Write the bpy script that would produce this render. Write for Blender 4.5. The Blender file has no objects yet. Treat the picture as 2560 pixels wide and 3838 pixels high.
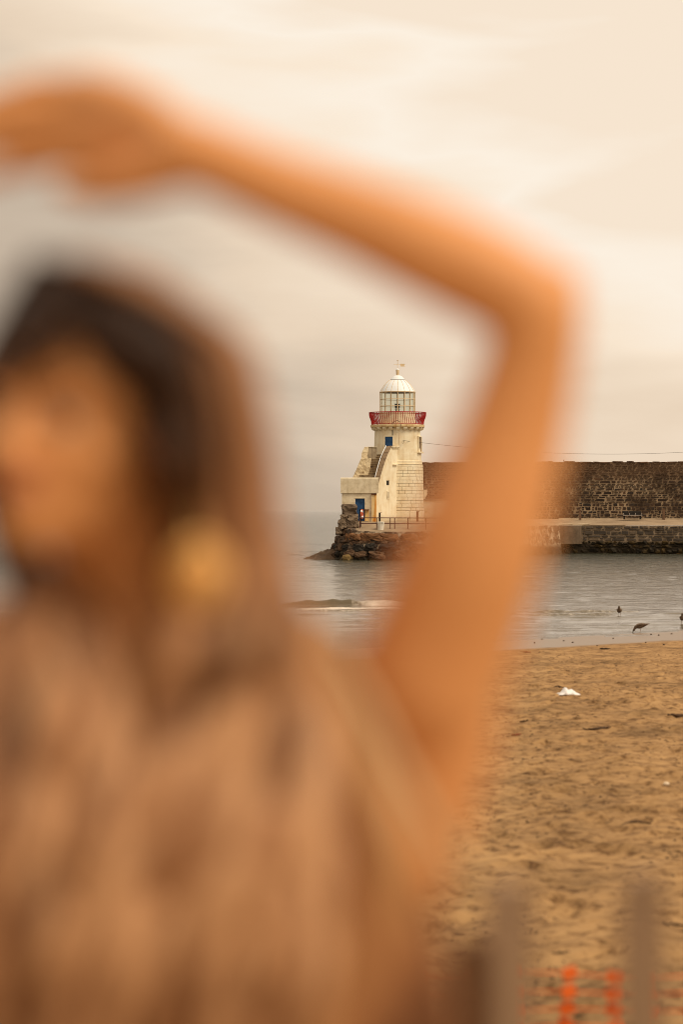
import bpy, bmesh, math, random
import numpy as np
from mathutils import Vector, Matrix, noise as mnoise

SC = bpy.context.scene
COL = SC.collection
R = math.radians
FPX = 85.0 / 36.0 * 3838.0          # focal length in photo pixels
H = 4.4                             # eye height above the water
HY = 1912.0                         # horizon row in the photo


def P(px, py, Y):
    """world point that a photo pixel shows at distance Y"""
    return Vector(((px - 1280.0) / FPX * Y, Y, H - (py - HY) / FPX * Y))


# ------------------------------------------------------------------ camera
cam_d = bpy.data.cameras.new('camera')
cam = bpy.data.objects.new('camera', cam_d)
COL.objects.link(cam)
SC.camera = cam
cam.location = (0, 0, H)
cam.rotation_euler = (R(90) - 7.0 / FPX, 0, 0)
cam_d.sensor_fit = 'VERTICAL'
cam_d.sensor_height = 36.0
cam_d.sensor_width = 24.0
cam_d.lens = 85.0
cam_d.clip_start = 0.05
cam_d.clip_end = 60000
cam_d.dof.use_dof = True
cam_d.dof.focus_distance = 216.0
cam_d.dof.aperture_fstop = 1.75

# ------------------------------------------------------------------ world
SUN_EL, SUN_AZ = 50.0, 120.0        # azimuth clockwise from +Y (view direction): right and a little behind
w = bpy.data.worlds.new('World')
SC.world = w
w.use_nodes = True
nt = w.node_tree
nt.nodes.clear()


def N(nt, t, **kw):
    n = nt.nodes.new(t)
    for k, v in kw.items():
        if k == 'inp':
            for a, b in v.items():
                n.inputs[a].default_value = b
        else:
            setattr(n, k, v)
    return n


def L(nt, a, b):
    nt.links.new(a, b)


def ramp(nt, fac, stops, interp='LINEAR'):
    n = nt.nodes.new('ShaderNodeValToRGB')
    cr = n.color_ramp
    cr.interpolation = interp
    while len(cr.elements) < len(stops):
        cr.elements.new(0.5)
    for e, (p, c) in zip(cr.elements, stops):
        e.position = p
        e.color = (c[0], c[1], c[2], 1) if not isinstance(c, (int, float)) else (c, c, c, 1)
    if fac is not None:
        L(nt, fac, n.inputs[0])
    return n


def mixc(nt, fac, a, b, mode='MIX'):
    n = nt.nodes.new('ShaderNodeMix')
    n.data_type = 'RGBA'
    n.blend_type = mode
    for v, i in ((fac, 0), (a, 6), (b, 7)):
        if isinstance(v, (int, float)):
            n.inputs[i].default_value = v
        elif isinstance(v, tuple):
            n.inputs[i].default_value = (v[0], v[1], v[2], 1)
        else:
            L(nt, v, n.inputs[i])
    return n.outputs[2]


def math_(nt, op, a, b=None, c=None, clamp=False):
    n = nt.nodes.new('ShaderNodeMath')
    n.operation = op
    n.use_clamp = clamp
    for v, i in ((a, 0), (b, 1), (c, 2)):
        if v is None:
            continue
        if isinstance(v, (int, float)):
            n.inputs[i].default_value = v
        else:
            L(nt, v, n.inputs[i])
    return n.outputs[0]


tc = N(nt, 'ShaderNodeTexCoord')
sx = N(nt, 'ShaderNodeSeparateXYZ')
L(nt, tc.outputs['Generated'], sx.inputs[0])
sky = N(nt, 'ShaderNodeTexSky', sky_type='NISHITA', sun_disc=False)
sky.sun_elevation = R(SUN_EL)
sky.sun_rotation = R(SUN_AZ)
sky.dust_density = 3.0
skyb = mixc(nt, 1.0, sky.outputs[0], (0.09, 0.09, 0.09), 'MULTIPLY')
# overcast: cream cloud sheet, greyer low down on the seaward left, brighter towards the veiled sun on the right
mp = N(nt, 'ShaderNodeMapping')
mp.inputs['Scale'].default_value = (1.0, 1.0, 4.2)
mp.inputs['Rotation'].default_value = (0, R(-9), 0)
L(nt, tc.outputs['Generated'], mp.inputs[0])
n1 = N(nt, 'ShaderNodeTexNoise', inp={'Scale': 4.4, 'Detail': 3.0, 'Roughness': 0.42, 'Distortion': 0.5})
L(nt, mp.outputs[0], n1.inputs['Vector'])
n2 = N(nt, 'ShaderNodeTexNoise', inp={'Scale': 13.0, 'Detail': 5.0, 'Roughness': 0.55})
L(nt, mp.outputs[0], n2.inputs['Vector'])
cl = math_(nt, 'ADD', math_(nt, 'MULTIPLY', n1.outputs[0], 0.86), math_(nt, 'MULTIPLY', n2.outputs[0], 0.14))
# t: 0 = grey low bank, 1 = bright cloud
el = math_(nt, 'MULTIPLY', sx.outputs[2], 3.4)
azr = math_(nt, 'MULTIPLY', sx.outputs[0], 1.9)
t = math_(nt, 'ADD', math_(nt, 'ADD', el, azr), math_(nt, 'MULTIPLY', math_(nt, 'SUBTRACT', cl, 0.5), 1.45))
t = math_(nt, 'ADD', t, 0.12, clamp=True)
cr = ramp(nt, t, [(0.0, (0.55, 0.44, 0.335)), (0.20, (0.61, 0.495, 0.38)), (0.42, (0.83, 0.665, 0.50)), (0.66, (0.97, 0.81, 0.635)), (0.84, (1.0, 0.89, 0.755)), (1.0, (0.95, 0.80, 0.64))])
skymix = mixc(nt, 0.985, skyb, cr.outputs[0])
bg = N(nt, 'ShaderNodeBackground')
bg.inputs['Strength'].default_value = 0.70
L(nt, skymix, bg.inputs[0])
wo = N(nt, 'ShaderNodeOutputWorld')
L(nt, bg.outputs[0], wo.inputs[0])

# ------------------------------------------------------------------ sun (veiled)
sd = bpy.data.lights.new('sun', 'SUN')
sun = bpy.data.objects.new('sun', sd)
COL.objects.link(sun)
sd.energy = 1.5
sd.angle = R(22)
sd.color = (1.0, 0.86, 0.66)
dv = Vector((math.sin(R(SUN_AZ)) * math.cos(R(SUN_EL)), math.cos(R(SUN_AZ)) * math.cos(R(SUN_EL)), math.sin(R(SUN_EL))))
sun.rotation_euler = dv.to_track_quat('Z', 'Y').to_euler()
sun.location = dv * 300

SC.view_settings.view_transform = 'Standard'
SC.view_settings.look = 'None'
SC.view_settings.exposure = 0.5
SC.view_settings.gamma = 1.0
SC.view_settings.use_curve_mapping = False
SC.render.engine = 'CYCLES'
SC.cycles.use_denoising = True
SC.cycles.filter_width = 1.0
SC.cycles.max_bounces = 6
SC.cycles.transparent_max_bounces = 24

# ------------------------------------------------------------------ materials
MATS = {}


def mat(name, stops, scale=1.5, detail=6.0, stretch=(1, 1, 1), rough=0.85, spec=0.25, metallic=0.0,
        bump=0.0, bscale=20.0, rnd=0.0, streak=None, zmix=None, rough2=None, fine=None):
    """procedural surface. stops: ramp over noise; rnd: how far each piece picks its own place on the ramp;
    streak: (colour, strength, horizontal scale); zmix: (z0, z1, colour, strength) world-height wear; fine: (scale, strength) speckle"""
    m = bpy.data.materials.new(name)
    m.use_nodes = True
    nt = m.node_tree
    b = nt.nodes['Principled BSDF']
    g = N(nt, 'ShaderNodeNewGeometry')
    mp = N(nt, 'ShaderNodeMapping')
    mp.inputs['Scale'].default_value = stretch
    L(nt, g.outputs['Position'], mp.inputs[0])
    n = N(nt, 'ShaderNodeTexNoise', inp={'Scale': scale, 'Detail': detail, 'Roughness': 0.6})
    L(nt, mp.outputs[0], n.inputs['Vector'])
    f = n.outputs[0]
    f = math_(nt, 'MULTIPLY_ADD', math_(nt, 'SUBTRACT', f, 0.5), 1.8, 0.5)
    if rnd:
        oi = N(nt, 'ShaderNodeObjectInfo')
        r = math_(nt, 'FRACT', math_(nt, 'ADD', oi.outputs['Random'], g.outputs['Random Per Island']))
        f = math_(nt, 'ADD', math_(nt, 'MULTIPLY', f, 1 - rnd), math_(nt, 'MULTIPLY', r, rnd))
    c = ramp(nt, f, stops).outputs[0]
    if fine:
        n3 = N(nt, 'ShaderNodeTexNoise', inp={'Scale': fine[0], 'Detail': 3.0, 'Roughness': 0.7})
        L(nt, mp.outputs[0], n3.inputs['Vector'])
        c = mixc(nt, fine[1], c, ramp(nt, n3.outputs[0], [(0.3, 0.25), (0.7, 1.0)]).outputs[0], 'MULTIPLY')
    if streak:
        col, st, sc = streak
        m2 = N(nt, 'ShaderNodeMapping')
        m2.inputs['Scale'].default_value = (sc, sc, sc * 0.11)
        L(nt, g.outputs['Position'], m2.inputs[0])
        n4 = N(nt, 'ShaderNodeTexNoise', inp={'Scale': 1.0, 'Detail': 5.0, 'Roughness': 0.65})
        L(nt, m2.outputs[0], n4.inputs['Vector'])
        k = math_(nt, 'MULTIPLY', ramp(nt, n4.outputs[0], [(0.5, 0.0), (0.72, 1.0)]).outputs[0], st)
        c = mixc(nt, k, c, col)
    if zmix:
        z0, z1, col, st = zmix
        s = N(nt, 'ShaderNodeSeparateXYZ')
        L(nt, g.outputs['Position'], s.inputs[0])
        k = math_(nt, 'MULTIPLY_ADD', math_(nt, 'SUBTRACT', n.outputs[0], 0.5), (z1 - z0) * 1.6, s.outputs[2])
        mr = N(nt, 'ShaderNodeMapRange', interpolation_type='SMOOTHSTEP')
        L(nt, k, mr.inputs[0])
        mr.inputs[1].default_value = z0
        mr.inputs[2].default_value = z1
        c = mixc(nt, math_(nt, 'MULTIPLY', mr.outputs[0], st), c, col)
    L(nt, c, b.inputs['Base Color'])
    b.inputs['Roughness'].default_value = rough
    b.inputs['Metallic'].default_value = metallic
    b.inputs['Specular IOR Level'].default_value = spec
    if bump:
        nb = N(nt, 'ShaderNodeTexNoise', inp={'Scale': bscale, 'Detail': 6.0, 'Roughness': 0.65})
        L(nt, g.outputs['Position'], nb.inputs['Vector'])
        bp = N(nt, 'ShaderNodeBump', inp={'Strength': 0.9, 'Distance': bump})
        L(nt, nb.outputs[0], bp.inputs['Height'])
        L(nt, bp.outputs[0], b.inputs['Normal'])
    MATS[name] = m
    return m


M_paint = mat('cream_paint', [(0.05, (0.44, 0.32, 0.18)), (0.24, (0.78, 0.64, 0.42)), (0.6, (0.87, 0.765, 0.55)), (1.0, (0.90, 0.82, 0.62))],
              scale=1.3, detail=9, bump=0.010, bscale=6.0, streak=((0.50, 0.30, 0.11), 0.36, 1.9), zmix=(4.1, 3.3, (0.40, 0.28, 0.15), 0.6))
M_joint = mat('block_joint', [(0.2, (0.08, 0.055, 0.03)), (0.55, (0.22, 0.15, 0.08)), (0.75, (0.60, 0.46, 0.27))], scale=1.2)
M_terrace = mat('weathered_render', [(0.05, (0.36, 0.275, 0.17)), (0.3, (0.66, 0.55, 0.365)), (0.65, (0.78, 0.67, 0.475)), (1.0, (0.82, 0.73, 0.54))],
                scale=2.0, detail=9, bump=0.015, bscale=5.0, streak=((0.34, 0.25, 0.14), 0.3, 3.5))
M_rubble = mat('pale_rubble', [(0.03, (0.30, 0.20, 0.10)), (0.25, (0.68, 0.54, 0.33)), (0.6, (0.84, 0.72, 0.50)), (1.0, (0.88, 0.80, 0.63))],
               scale=2.6, detail=8, bump=0.05, bscale=4.0, rnd=0.45)
M_greyplaster = mat('grey_plaster', [(0.1, (0.16, 0.12, 0.08)), (0.5, (0.34, 0.27, 0.18)), (1.0, (0.46, 0.38, 0.27))], scale=1.3, bump=0.01,
                    streak=((0.10, 0.075, 0.05), 0.6, 3.0))
M_coping = mat('brown_coping', [(0.1, (0.12, 0.08, 0.05)), (0.5, (0.23, 0.155, 0.09)), (1.0, (0.33, 0.23, 0.14))], scale=2.5, bump=0.01)
M_step = mat('worn_step', [(0.1, (0.10, 0.07, 0.045)), (0.5, (0.30, 0.22, 0.13)), (1.0, (0.48, 0.37, 0.23))], scale=2.2, bump=0.02, bscale=6)
M_white = mat('white_paint', [(0.1, (0.76, 0.77, 0.76)), (0.5, (0.83, 0.86, 0.87)), (1.0, (0.86, 0.88, 0.89))], scale=0.9, rough=0.45, spec=0.4)
M_creamtrim = mat('cream_trim', [(0.1, (0.62, 0.44, 0.24)), (0.6, (0.78, 0.60, 0.37)), (1.0, (0.82, 0.68, 0.46))], scale=1.5, rough=0.6)
M_slab = mat('rusty_slab', [(0.1, (0.40, 0.20, 0.07)), (0.4, (0.66, 0.48, 0.24)), (0.8, (0.76, 0.60, 0.35))], scale=2.4, detail=8, bump=0.01)
M_red = mat('red_paint', [(0.1, (0.26, 0.014, 0.012)), (0.6, (0.40, 0.022, 0.020)), (1.0, (0.48, 0.04, 0.03))], scale=3, rough=0.5)
M_blue = mat('blue_paint', [(0.1, (0.012, 0.035, 0.09)), (0.5, (0.02, 0.075, 0.19)), (0.85, (0.03, 0.10, 0.24)), (1.0, (0.10, 0.2, 0.32))], scale=3, detail=8, rough=0.5)
M_dark = mat('dark_metal', [(0.2, (0.012, 0.010, 0.008)), (0.8, (0.028, 0.022, 0.017))], scale=4, rough=0.75, spec=0.15)
M_cable = mat('black_cable', [(0.2, (0.02, 0.018, 0.016)), (0.8, (0.035, 0.03, 0.025))], rough=0.6)
M_rail = mat('rusty_rail', [(0.2, (0.06, 0.022, 0.015)), (0.8, (0.12, 0.045, 0.028))], scale=5, rough=0.7)
M_post = mat('brown_post', [(0.2, (0.10, 0.055, 0.03)), (0.8, (0.17, 0.10, 0.06))], scale=3)
M_rust = mat('rust_stained_panel', [(0.12, (0.42, 0.11, 0.010)), (0.38, (0.74, 0.31, 0.045)), (0.56, (0.85, 0.56, 0.20)), (0.85, (0.88, 0.76, 0.50))],
             scale=4.0, detail=5, stretch=(1, 1, 0.10), rough=0.8)
M_rustdark = mat('rust', [(0.2, (0.07, 0.02, 0.008)), (0.8, (0.20, 0.065, 0.015))], scale=4)
M_stone = mat('wall_stone', [(0.05, (0.018, 0.011, 0.007)), (0.3, (0.036, 0.022, 0.014)), (0.5, (0.062, 0.036, 0.022)), (0.68, (0.03, 0.023, 0.018)), (0.84, (0.12, 0.060, 0.030)), (1.0, (0.20, 0.135, 0.085))],
              scale=0.42, bump=0.03, bscale=5.0, rnd=0.55, zmix=(6.9, 8.9, (0.17, 0.092, 0.048), 0.5))
M_mortar = mat('lime_mortar', [(0.1, (0.05, 0.033, 0.02)), (0.36, (0.17, 0.115, 0.07)), (0.6, (0.44, 0.325, 0.205)), (1.0, (0.60, 0.46, 0.30))], scale=0.5,
               bump=0.03, bscale=6, zmix=(6.9, 8.4, (0.21, 0.128, 0.072), 0.8))
M_quay = mat('quay_stone', [(0.05, (0.045, 0.036, 0.028)), (0.4, (0.085, 0.066, 0.050)), (0.7, (0.14, 0.105, 0.075)), (1.0, (0.24, 0.165, 0.10))], scale=0.5,
             bump=0.03, bscale=5, rnd=0.6)
M_algae = mat('weeded_stone', [(0.2, (0.010, 0.007, 0.003)), (0.5, (0.026, 0.017, 0.006)), (0.74, (0.075, 0.044, 0.010)), (1.0, (0.16, 0.095, 0.028))], scale=1.3, detail=8,
              bump=0.05, bscale=4, rnd=0.3, rough=0.7)
M_boulder = mat('bastion_boulder', [(0.05, (0.030, 0.021, 0.014)), (0.3, (0.075, 0.046, 0.027)), (0.5, (0.14, 0.078, 0.042)), (0.7, (0.075, 0.058, 0.043)), (0.85, (0.20, 0.098, 0.045)), (1.0, (0.26, 0.18, 0.11))],
                scale=1.4, detail=9, bump=0.06, bscale=4, rnd=0.5)
M_blackrock = mat('black_rock', [(0.1, (0.012, 0.010, 0.008)), (0.6, (0.032, 0.026, 0.020)), (1.0, (0.075, 0.058, 0.04))], scale=1.5, bump=0.05, bscale=4, detail=8, rnd=0.25)
M_pale_mortar = mat('pale_rubble_mortar', [(0.2, (0.04, 0.028, 0.018)), (0.46, (0.13, 0.09, 0.06)), (0.62, (0.40, 0.31, 0.21)), (0.85, (0.52, 0.42, 0.30))], scale=1.9, detail=8, bump=0.06, bscale=4,
                    zmix=(1.1, 0.5, (0.018, 0.013, 0.008), 0.9))
M_quaymortar = mat('quay_mortar', [(0.15, (0.10, 0.070, 0.045)), (0.42, (0.32, 0.235, 0.15)), (0.8, (0.54, 0.41, 0.275))], scale=1.1, detail=8, bump=0.04, bscale=5, zmix=(1.35, 0.9, (0.02, 0.013, 0.006), 0.95))
M_concrete = mat('concrete', [(0.1, (0.24, 0.165, 0.10)), (0.5, (0.36, 0.26, 0.165)), (1.0, (0.46, 0.345, 0.22))], scale=0.55, detail=8, bump=0.01, bscale=5, fine=(6.0, 0.25))
M_panel = mat('stained_render', [(0.1, (0.12, 0.082, 0.052)), (0.5, (0.22, 0.155, 0.10)), (1.0, (0.32, 0.235, 0.155))], scale=1.0, detail=8, bump=0.012, bscale=5, streak=((0.10, 0.07, 0.045), 0.5, 2.0))
M_kerb = mat('pale_kerb', [(0.1, (0.42, 0.33, 0.22)), (0.7, (0.62, 0.50, 0.34))], scale=1.0)
M_reef = mat('reef_rock', [(0.1, (0.05, 0.03, 0.017)), (0.5, (0.11, 0.068, 0.038)), (1.0, (0.18, 0.115, 0.065))], scale=1.5, bump=0.12, bscale=2.5)
M_orange = mat('orange_plastic', [(0.2, (0.74, 0.12, 0.016)), (0.8, (0.80, 0.16, 0.025))], scale=8, rough=0.5)
M_buoy = mat('lifebuoy_orange', [(0.2, (0.62, 0.12, 0.05)), (0.8, (0.72, 0.18, 0.09))], scale=8, rough=0.5)
M_wood_grey = mat('weathered_wood', [(0.1, (0.24, 0.148, 0.082)), (0.5, (0.34, 0.218, 0.128)), (1.0, (0.42, 0.28, 0.17))], scale=18, stretch=(1, 1, 0.08), bump=0.002, bscale=60)
M_wood_brown = mat('brown_wood', [(0.1, (0.13, 0.060, 0.025)), (0.5, (0.21, 0.105, 0.048)), (1.0, (0.27, 0.145, 0.07))], scale=18, stretch=(1, 1, 0.08), bump=0.002, bscale=60)
M_plastic = mat('white_plastic', [(0.2, (0.78, 0.76, 0.74)), (0.8, (0.86, 0.85, 0.84))], scale=6, rough=0.35)
M_wrack = mat('dry_seaweed', [(0.2, (0.022, 0.011, 0.005)), (0.8, (0.07, 0.035, 0.015))], scale=9, rnd=0.5)
M_wrackred = mat('red_seaweed', [(0.2, (0.16, 0.03, 0.012)), (0.8, (0.24, 0.06, 0.02))], scale=9)
M_pebble = mat('pebble', [(0.2, (0.05, 0.035, 0.022)), (0.8, (0.13, 0.09, 0.06))], scale=7, rnd=0.6)
M_shell = mat('shell', [(0.2, (0.66, 0.52, 0.36)), (0.8, (0.78, 0.66, 0.48))], scale=20, rough=0.4)
M_gull = mat('gull_feathers', [(0.15, (0.055, 0.036, 0.023)), (0.5, (0.14, 0.092, 0.058)), (0.85, (0.27, 0.19, 0.125))], scale=16, detail=5, rough=0.8)
M_gullwing = mat('gull_wing', [(0.15, (0.035, 0.022, 0.014)), (0.5, (0.12, 0.075, 0.045)), (0.85, (0.22, 0.15, 0.095))], scale=22, detail=5)
M_gulldark = mat('gull_dark', [(0.2, (0.02, 0.014, 0.01)), (0.8, (0.045, 0.03, 0.022))], scale=20)
M_gullleg = mat('gull_leg', [(0.2, (0.20, 0.12, 0.08)), (0.8, (0.28, 0.18, 0.12))], scale=20)
M_skin = mat('skin', [(0.2, (0.74, 0.320, 0.112)), (0.8, (0.81, 0.370, 0.135))], scale=25, rough=0.5, spec=0.35)
M_lip = mat('lips', [(0.2, (0.48, 0.15, 0.075)), (0.8, (0.54, 0.18, 0.09))], scale=30, rough=0.35)
M_eye = mat('eye_white', [(0.2, (0.50, 0.42, 0.34)), (0.8, (0.56, 0.47, 0.38))], rough=0.35)
M_iris = mat('iris', [(0.2, (0.03, 0.014, 0.007)), (0.8, (0.05, 0.022, 0.01))], rough=0.1)
M_brow = mat('brow_hair', [(0.2, (0.14, 0.06, 0.025)), (0.8, (0.18, 0.08, 0.035))], scale=60)
M_gold = mat('gold', [(0.2, (0.84, 0.48, 0.17)), (0.8, (0.90, 0.54, 0.20))], scale=60, rough=0.5, metallic=1.0, bump=0.002, bscale=160)
M_trouser = mat('trousers', [(0.2, (0.10, 0.075, 0.055)), (0.8, (0.16, 0.12, 0.09))], scale=40)
M_shoe = mat('shoe_leather', [(0.2, (0.10, 0.05, 0.025)), (0.8, (0.14, 0.075, 0.04))], scale=30)
M_blouse = mat('patterned_blouse', [(0.16, (0.10, 0.036, 0.012)), (0.32, (0.23, 0.088, 0.030)), (0.46, (0.37, 0.165, 0.060)), (0.60, (0.44, 0.22, 0.080)), (0.76, (0.54, 0.30, 0.135)), (1.0, (0.66, 0.43, 0.23))],
               scale=6.5, detail=2.0, stretch=(1, 1, 0.55), rough=0.8)
M_trim = mat('blouse_trim', [(0.2, (0.52, 0.34, 0.18)), (0.8, (0.58, 0.40, 0.22))], scale=30)

# hair: dark roots running out to lighter brown lengths along each lock
M_hair = bpy.data.materials.new('ombre_hair')
M_hair.use_nodes = True
_n = M_hair.node_tree
_b = _n.nodes['Principled BSDF']
_a = N(_n, 'ShaderNodeAttribute', attribute_name='along')
_o = N(_n, 'ShaderNodeNewGeometry')
_f = math_(_n, 'ADD', _a.outputs['Fac'], math_(_n, 'MULTIPLY_ADD', _o.outputs['Random Per Island'], 0.24, -0.12))
L(_n, ramp(_n, _f, [(0.0, (0.026, 0.010, 0.004)), (0.16, (0.048, 0.019, 0.007)), (0.32, (0.22, 0.095, 0.038)), (0.7, (0.40, 0.186, 0.080)), (1.0, (0.57, 0.305, 0.148))]).outputs[0], _b.inputs['Base Color'])
_b.inputs['Roughness'].default_value = 0.5
_b.inputs['Specular IOR Level'].default_value = 0.3

# glass panes of the lantern
M_glass = bpy.data.materials.new('lantern_glass')
M_glass.use_nodes = True
_n = M_glass.node_tree
_n.nodes.clear()
_t = N(_n, 'ShaderNodeBsdfTransparent', inp={'Color': (0.94, 0.955, 0.925, 1)})
_g = N(_n, 'ShaderNodeBsdfGlossy', inp={'Roughness': 0.03})
_fr = N(_n, 'ShaderNodeLayerWeight', inp={'Blend': 0.12})
_mx = N(_n, 'ShaderNodeMixShader')
L(_n, math_(_n, 'MULTIPLY_ADD', math_(_n, 'POWER', _fr.outputs[1], 3.0), 0.35, 0.02), _mx.inputs[0])
L(_n, _t.outputs[0], _mx.inputs[1])
L(_n, _g.outputs[0], _mx.inputs[2])
L(_n, _mx.outputs[0], N(_n, 'ShaderNodeOutputMaterial').inputs[0])

# ------------------------------------------------------------------ helpers


class MB:
    """collects shapes and links them as one mesh object"""

    def __init__(self):
        self.v, self.f, self.a = [], [], []

    def add(self, vs, fs, attr=None):
        o = len(self.v)
        self.v += [tuple(p) for p in vs]
        self.f += [tuple(i + o for i in f) for f in fs]
        if attr is not None:
            self.a += list(attr)
        return self

    def box(self, x0, x1, y0, y1, z0, z1):
        vs = [(x, y, z) for z in (z0, z1) for y in (y0, y1) for x in (x0, x1)]
        return self.add(vs, [(0, 2, 3, 1), (4, 5, 7, 6), (0, 1, 5, 4), (2, 6, 7, 3), (0, 4, 6, 2), (1, 3, 7, 5)])

    def prism(self, poly, d):
        """poly: list of Vectors (one face), d: extrusion vector"""
        n = len(poly)
        vs = [Vector(p) for p in poly] + [Vector(p) + Vector(d) for p in poly]
        fs = [tuple(range(n)), tuple(range(2 * n - 1, n - 1, -1))]
        fs += [(i, i + n, (i + 1) % n + n, (i + 1) % n) for i in range(n)]
        return self.add(vs, fs)

    def tube(self, pts, rad, seg=8, cap=True, sq=None, attr=None):
        pts = [Vector(p) for p in pts]
        if isinstance(rad, (int, float)):
            rad = [rad] * len(pts)
        n = len(pts)
        vs, at = [], []
        up = None
        for i in range(n):
            tan = (pts[min(i + 1, n - 1)] - pts[max(i - 1, 0)]).normalized()
            if up is None:
                up = Vector((0, 0, 1)) if abs(tan.z) < 0.9 else Vector((0, 1, 0))
            a = tan.cross(up).normalized()
            up = a.cross(tan).normalized()
            for k in range(seg):
                th = 2 * math.pi * k / seg
                vs.append(pts[i] + (a * math.cos(th) + up * math.sin(th) * (sq or 1)) * rad[i])
                if attr is not None:
                    at.append(attr[i])
        fs = [(i * seg + k, i * seg + (k + 1) % seg, (i + 1) * seg + (k + 1) % seg, (i + 1) * seg + k) for i in range(n - 1) for k in range(seg)]
        if cap:
            fs += [tuple(range(seg - 1, -1, -1)), tuple(range((n - 1) * seg, n * seg))]
        return self.add(vs, fs, at if attr is not None else None)

    def lathe(self, prof, c=(0, 0), seg=48, a0=0.0, a1=None):
        """prof: (r, z) pairs"""
        full = a1 is None
        m = seg if full else seg + 1
        vs = []
        for r, z in prof:
            for k in range(m):
                a = a0 + (2 * math.pi if full else a1 - a0) * k / seg
                vs.append((c[0] + r * math.cos(a), c[1] + r * math.sin(a), z))
        fs = []
        for i in range(len(prof) - 1):
            for k in range(seg):
                k2 = (k + 1) % m
                fs.append((i * m + k, i * m + k2, (i + 1) * m + k2, (i + 1) * m + k))
        return self.add(vs, fs)

    def ell(self, c, rx, ry, rz, M=None, u=20, v=12):
        c = Vector(c)
        vs = []
        for i in range(v + 1):
            ph = math.pi * i / v
            for k in range(u):
                th = 2 * math.pi * k / u
                p = Vector((rx * math.sin(ph) * math.cos(th), ry * math.sin(ph) * math.sin(th), rz * math.cos(ph)))
                vs.append(c + (M @ p if M is not None else p))
        fs = [(i * u + k, (i + 1) * u + k, (i + 1) * u + (k + 1) % u, i * u + (k + 1) % u) for i in range(v) for k in range(u)]
        return self.add(vs, fs)

    def mesh(self, name, m, smooth=False, clean=True):
        me = bpy.data.meshes.new(name)
        me.from_pydata(self.v, [], self.f)
        if self.a:
            at = me.attributes.new('along', 'FLOAT', 'POINT')
            at.data.foreach_set('value', self.a)
        if clean:
            bm = bmesh.new()
            bm.from_mesh(me)
            if not self.a:
                bmesh.ops.remove_doubles(bm, verts=bm.verts, dist=1e-5)
            bmesh.ops.recalc_face_normals(bm, faces=bm.faces)
            bm.to_mesh(me)
            bm.free()
        me.materials.append(m)
        if smooth:
            me.shade_smooth()
        return me

    def build(self, name, m, parent=None, smooth=False, clean=True, loc=None):
        return obj(name, self.mesh(name, m, smooth, clean), parent, loc)


def obj(name, me, parent=None, loc=None):
    o = bpy.data.objects.new(name, me)
    COL.objects.link(o)
    if loc is not None:
        o.location = loc
    if parent is not None:
        o.parent = parent
        if loc is None:                                   # geometry given in world space: bring it into the parent's frame
            o.matrix_parent_inverse = parent.matrix_basis.inverted() if parent.parent is None else \
                (parent.parent.matrix_basis @ parent.matrix_parent_inverse @ parent.matrix_basis).inverted()
    return o


def tag(o, label=None, cat=None, group=None, kind=None):
    if label: o['label'] = label
    if cat: o['category'] = cat
    if group: o['group'] = group
    if kind: o['kind'] = kind
    return o


def thing(name, label, cat, loc=(0, 0, 0), group=None):
    o = bpy.data.objects.new(name, None)
    COL.objects.link(o)
    o.location = loc
    o.empty_display_size = 0.3
    return tag(o, label, cat, group)


def vnoise(x, y, seed=0):
    """smooth value noise on arrays"""
    rs = np.random.RandomState(seed)
    T = rs.rand(256, 256)
    xi = np.floor(x).astype(int); yi = np.floor(y).astype(int)
    fx = x - xi; fy = y - yi
    fx = fx * fx * (3 - 2 * fx); fy = fy * fy * (3 - 2 * fy)
    a = T[xi % 256, yi % 256]; b = T[(xi + 1) % 256, yi % 256]
    c = T[xi % 256, (yi + 1) % 256]; d = T[(xi + 1) % 256, (yi + 1) % 256]
    return (a * (1 - fx) + b * fx) * (1 - fy) + (c * (1 - fx) + d * fx) * fy - 0.5


def grid_obj(name, xs, ys, zf, m, kind='structure', smooth=True):
    X, Y = np.meshgrid(xs, ys)
    Z = zf(X, Y)
    nx, ny = len(xs), len(ys)
    me = bpy.data.meshes.new(name)
    co = np.stack([X, Y, Z], -1).reshape(-1, 3)
    me.vertices.add(nx * ny)
    me.vertices.foreach_set('co', co.ravel())
    i = np.arange((ny - 1) * (nx - 1))
    r, c = i // (nx - 1), i % (nx - 1)
    a = r * nx + c
    q = np.stack([a, a + 1, a + nx + 1, a + nx], -1)
    me.loops.add(q.size)
    me.loops.foreach_set('vertex_index', q.ravel())
    me.polygons.add(len(q))
    me.polygons.foreach_set('loop_start', np.arange(len(q)) * 4)
    me.polygons.foreach_set('loop_total', np.full(len(q), 4))
    me.update(calc_edges=True)
    me.materials.append(m)
    if smooth:
        me.shade_smooth()
    o = bpy.data.objects.new(name, me)
    COL.objects.link(o)
    o['kind'] = kind
    return o


def smooth01(t):
    t = np.clip(t, 0, 1)
    return t * t * (3 - 2 * t)


# ------------------------------------------------------------------ beach, water
SHORE = 69.6                                             # the dry sand ends on the line Y = SHORE + X


def shore_t(X, Y):
    return Y - X * 0.95 - SHORE + 1.2 * vnoise(X * 0.22, Y * 0.16, 5) + 0.5 * vnoise(X * 0.9, Y * 0.5, 6)


def sand_z(X, Y):
    t = shore_t(X, Y)
    base = np.where(t < 0, 0.07 - t * 0.0105, np.where(t < 8, 0.07 - t * 0.0105, -0.014 - (t - 8) * 0.03))
    base = np.maximum(base, -1.6)
    dry = smooth01((-t + 1.0) / 4)
    n = 0.10 * vnoise(X * 0.35, Y * 0.22, 1) + 0.075 * vnoise(X * 1.1, Y * 0.75, 2) + 0.055 * vnoise(X * 2.6, Y * 2.0, 3) + 0.035 * vnoise(X * 5.3, Y * 4.1, 4)
    far = np.clip((80 - Y) / 30, 0.35, 1)
    return base + n * dry * far


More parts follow.
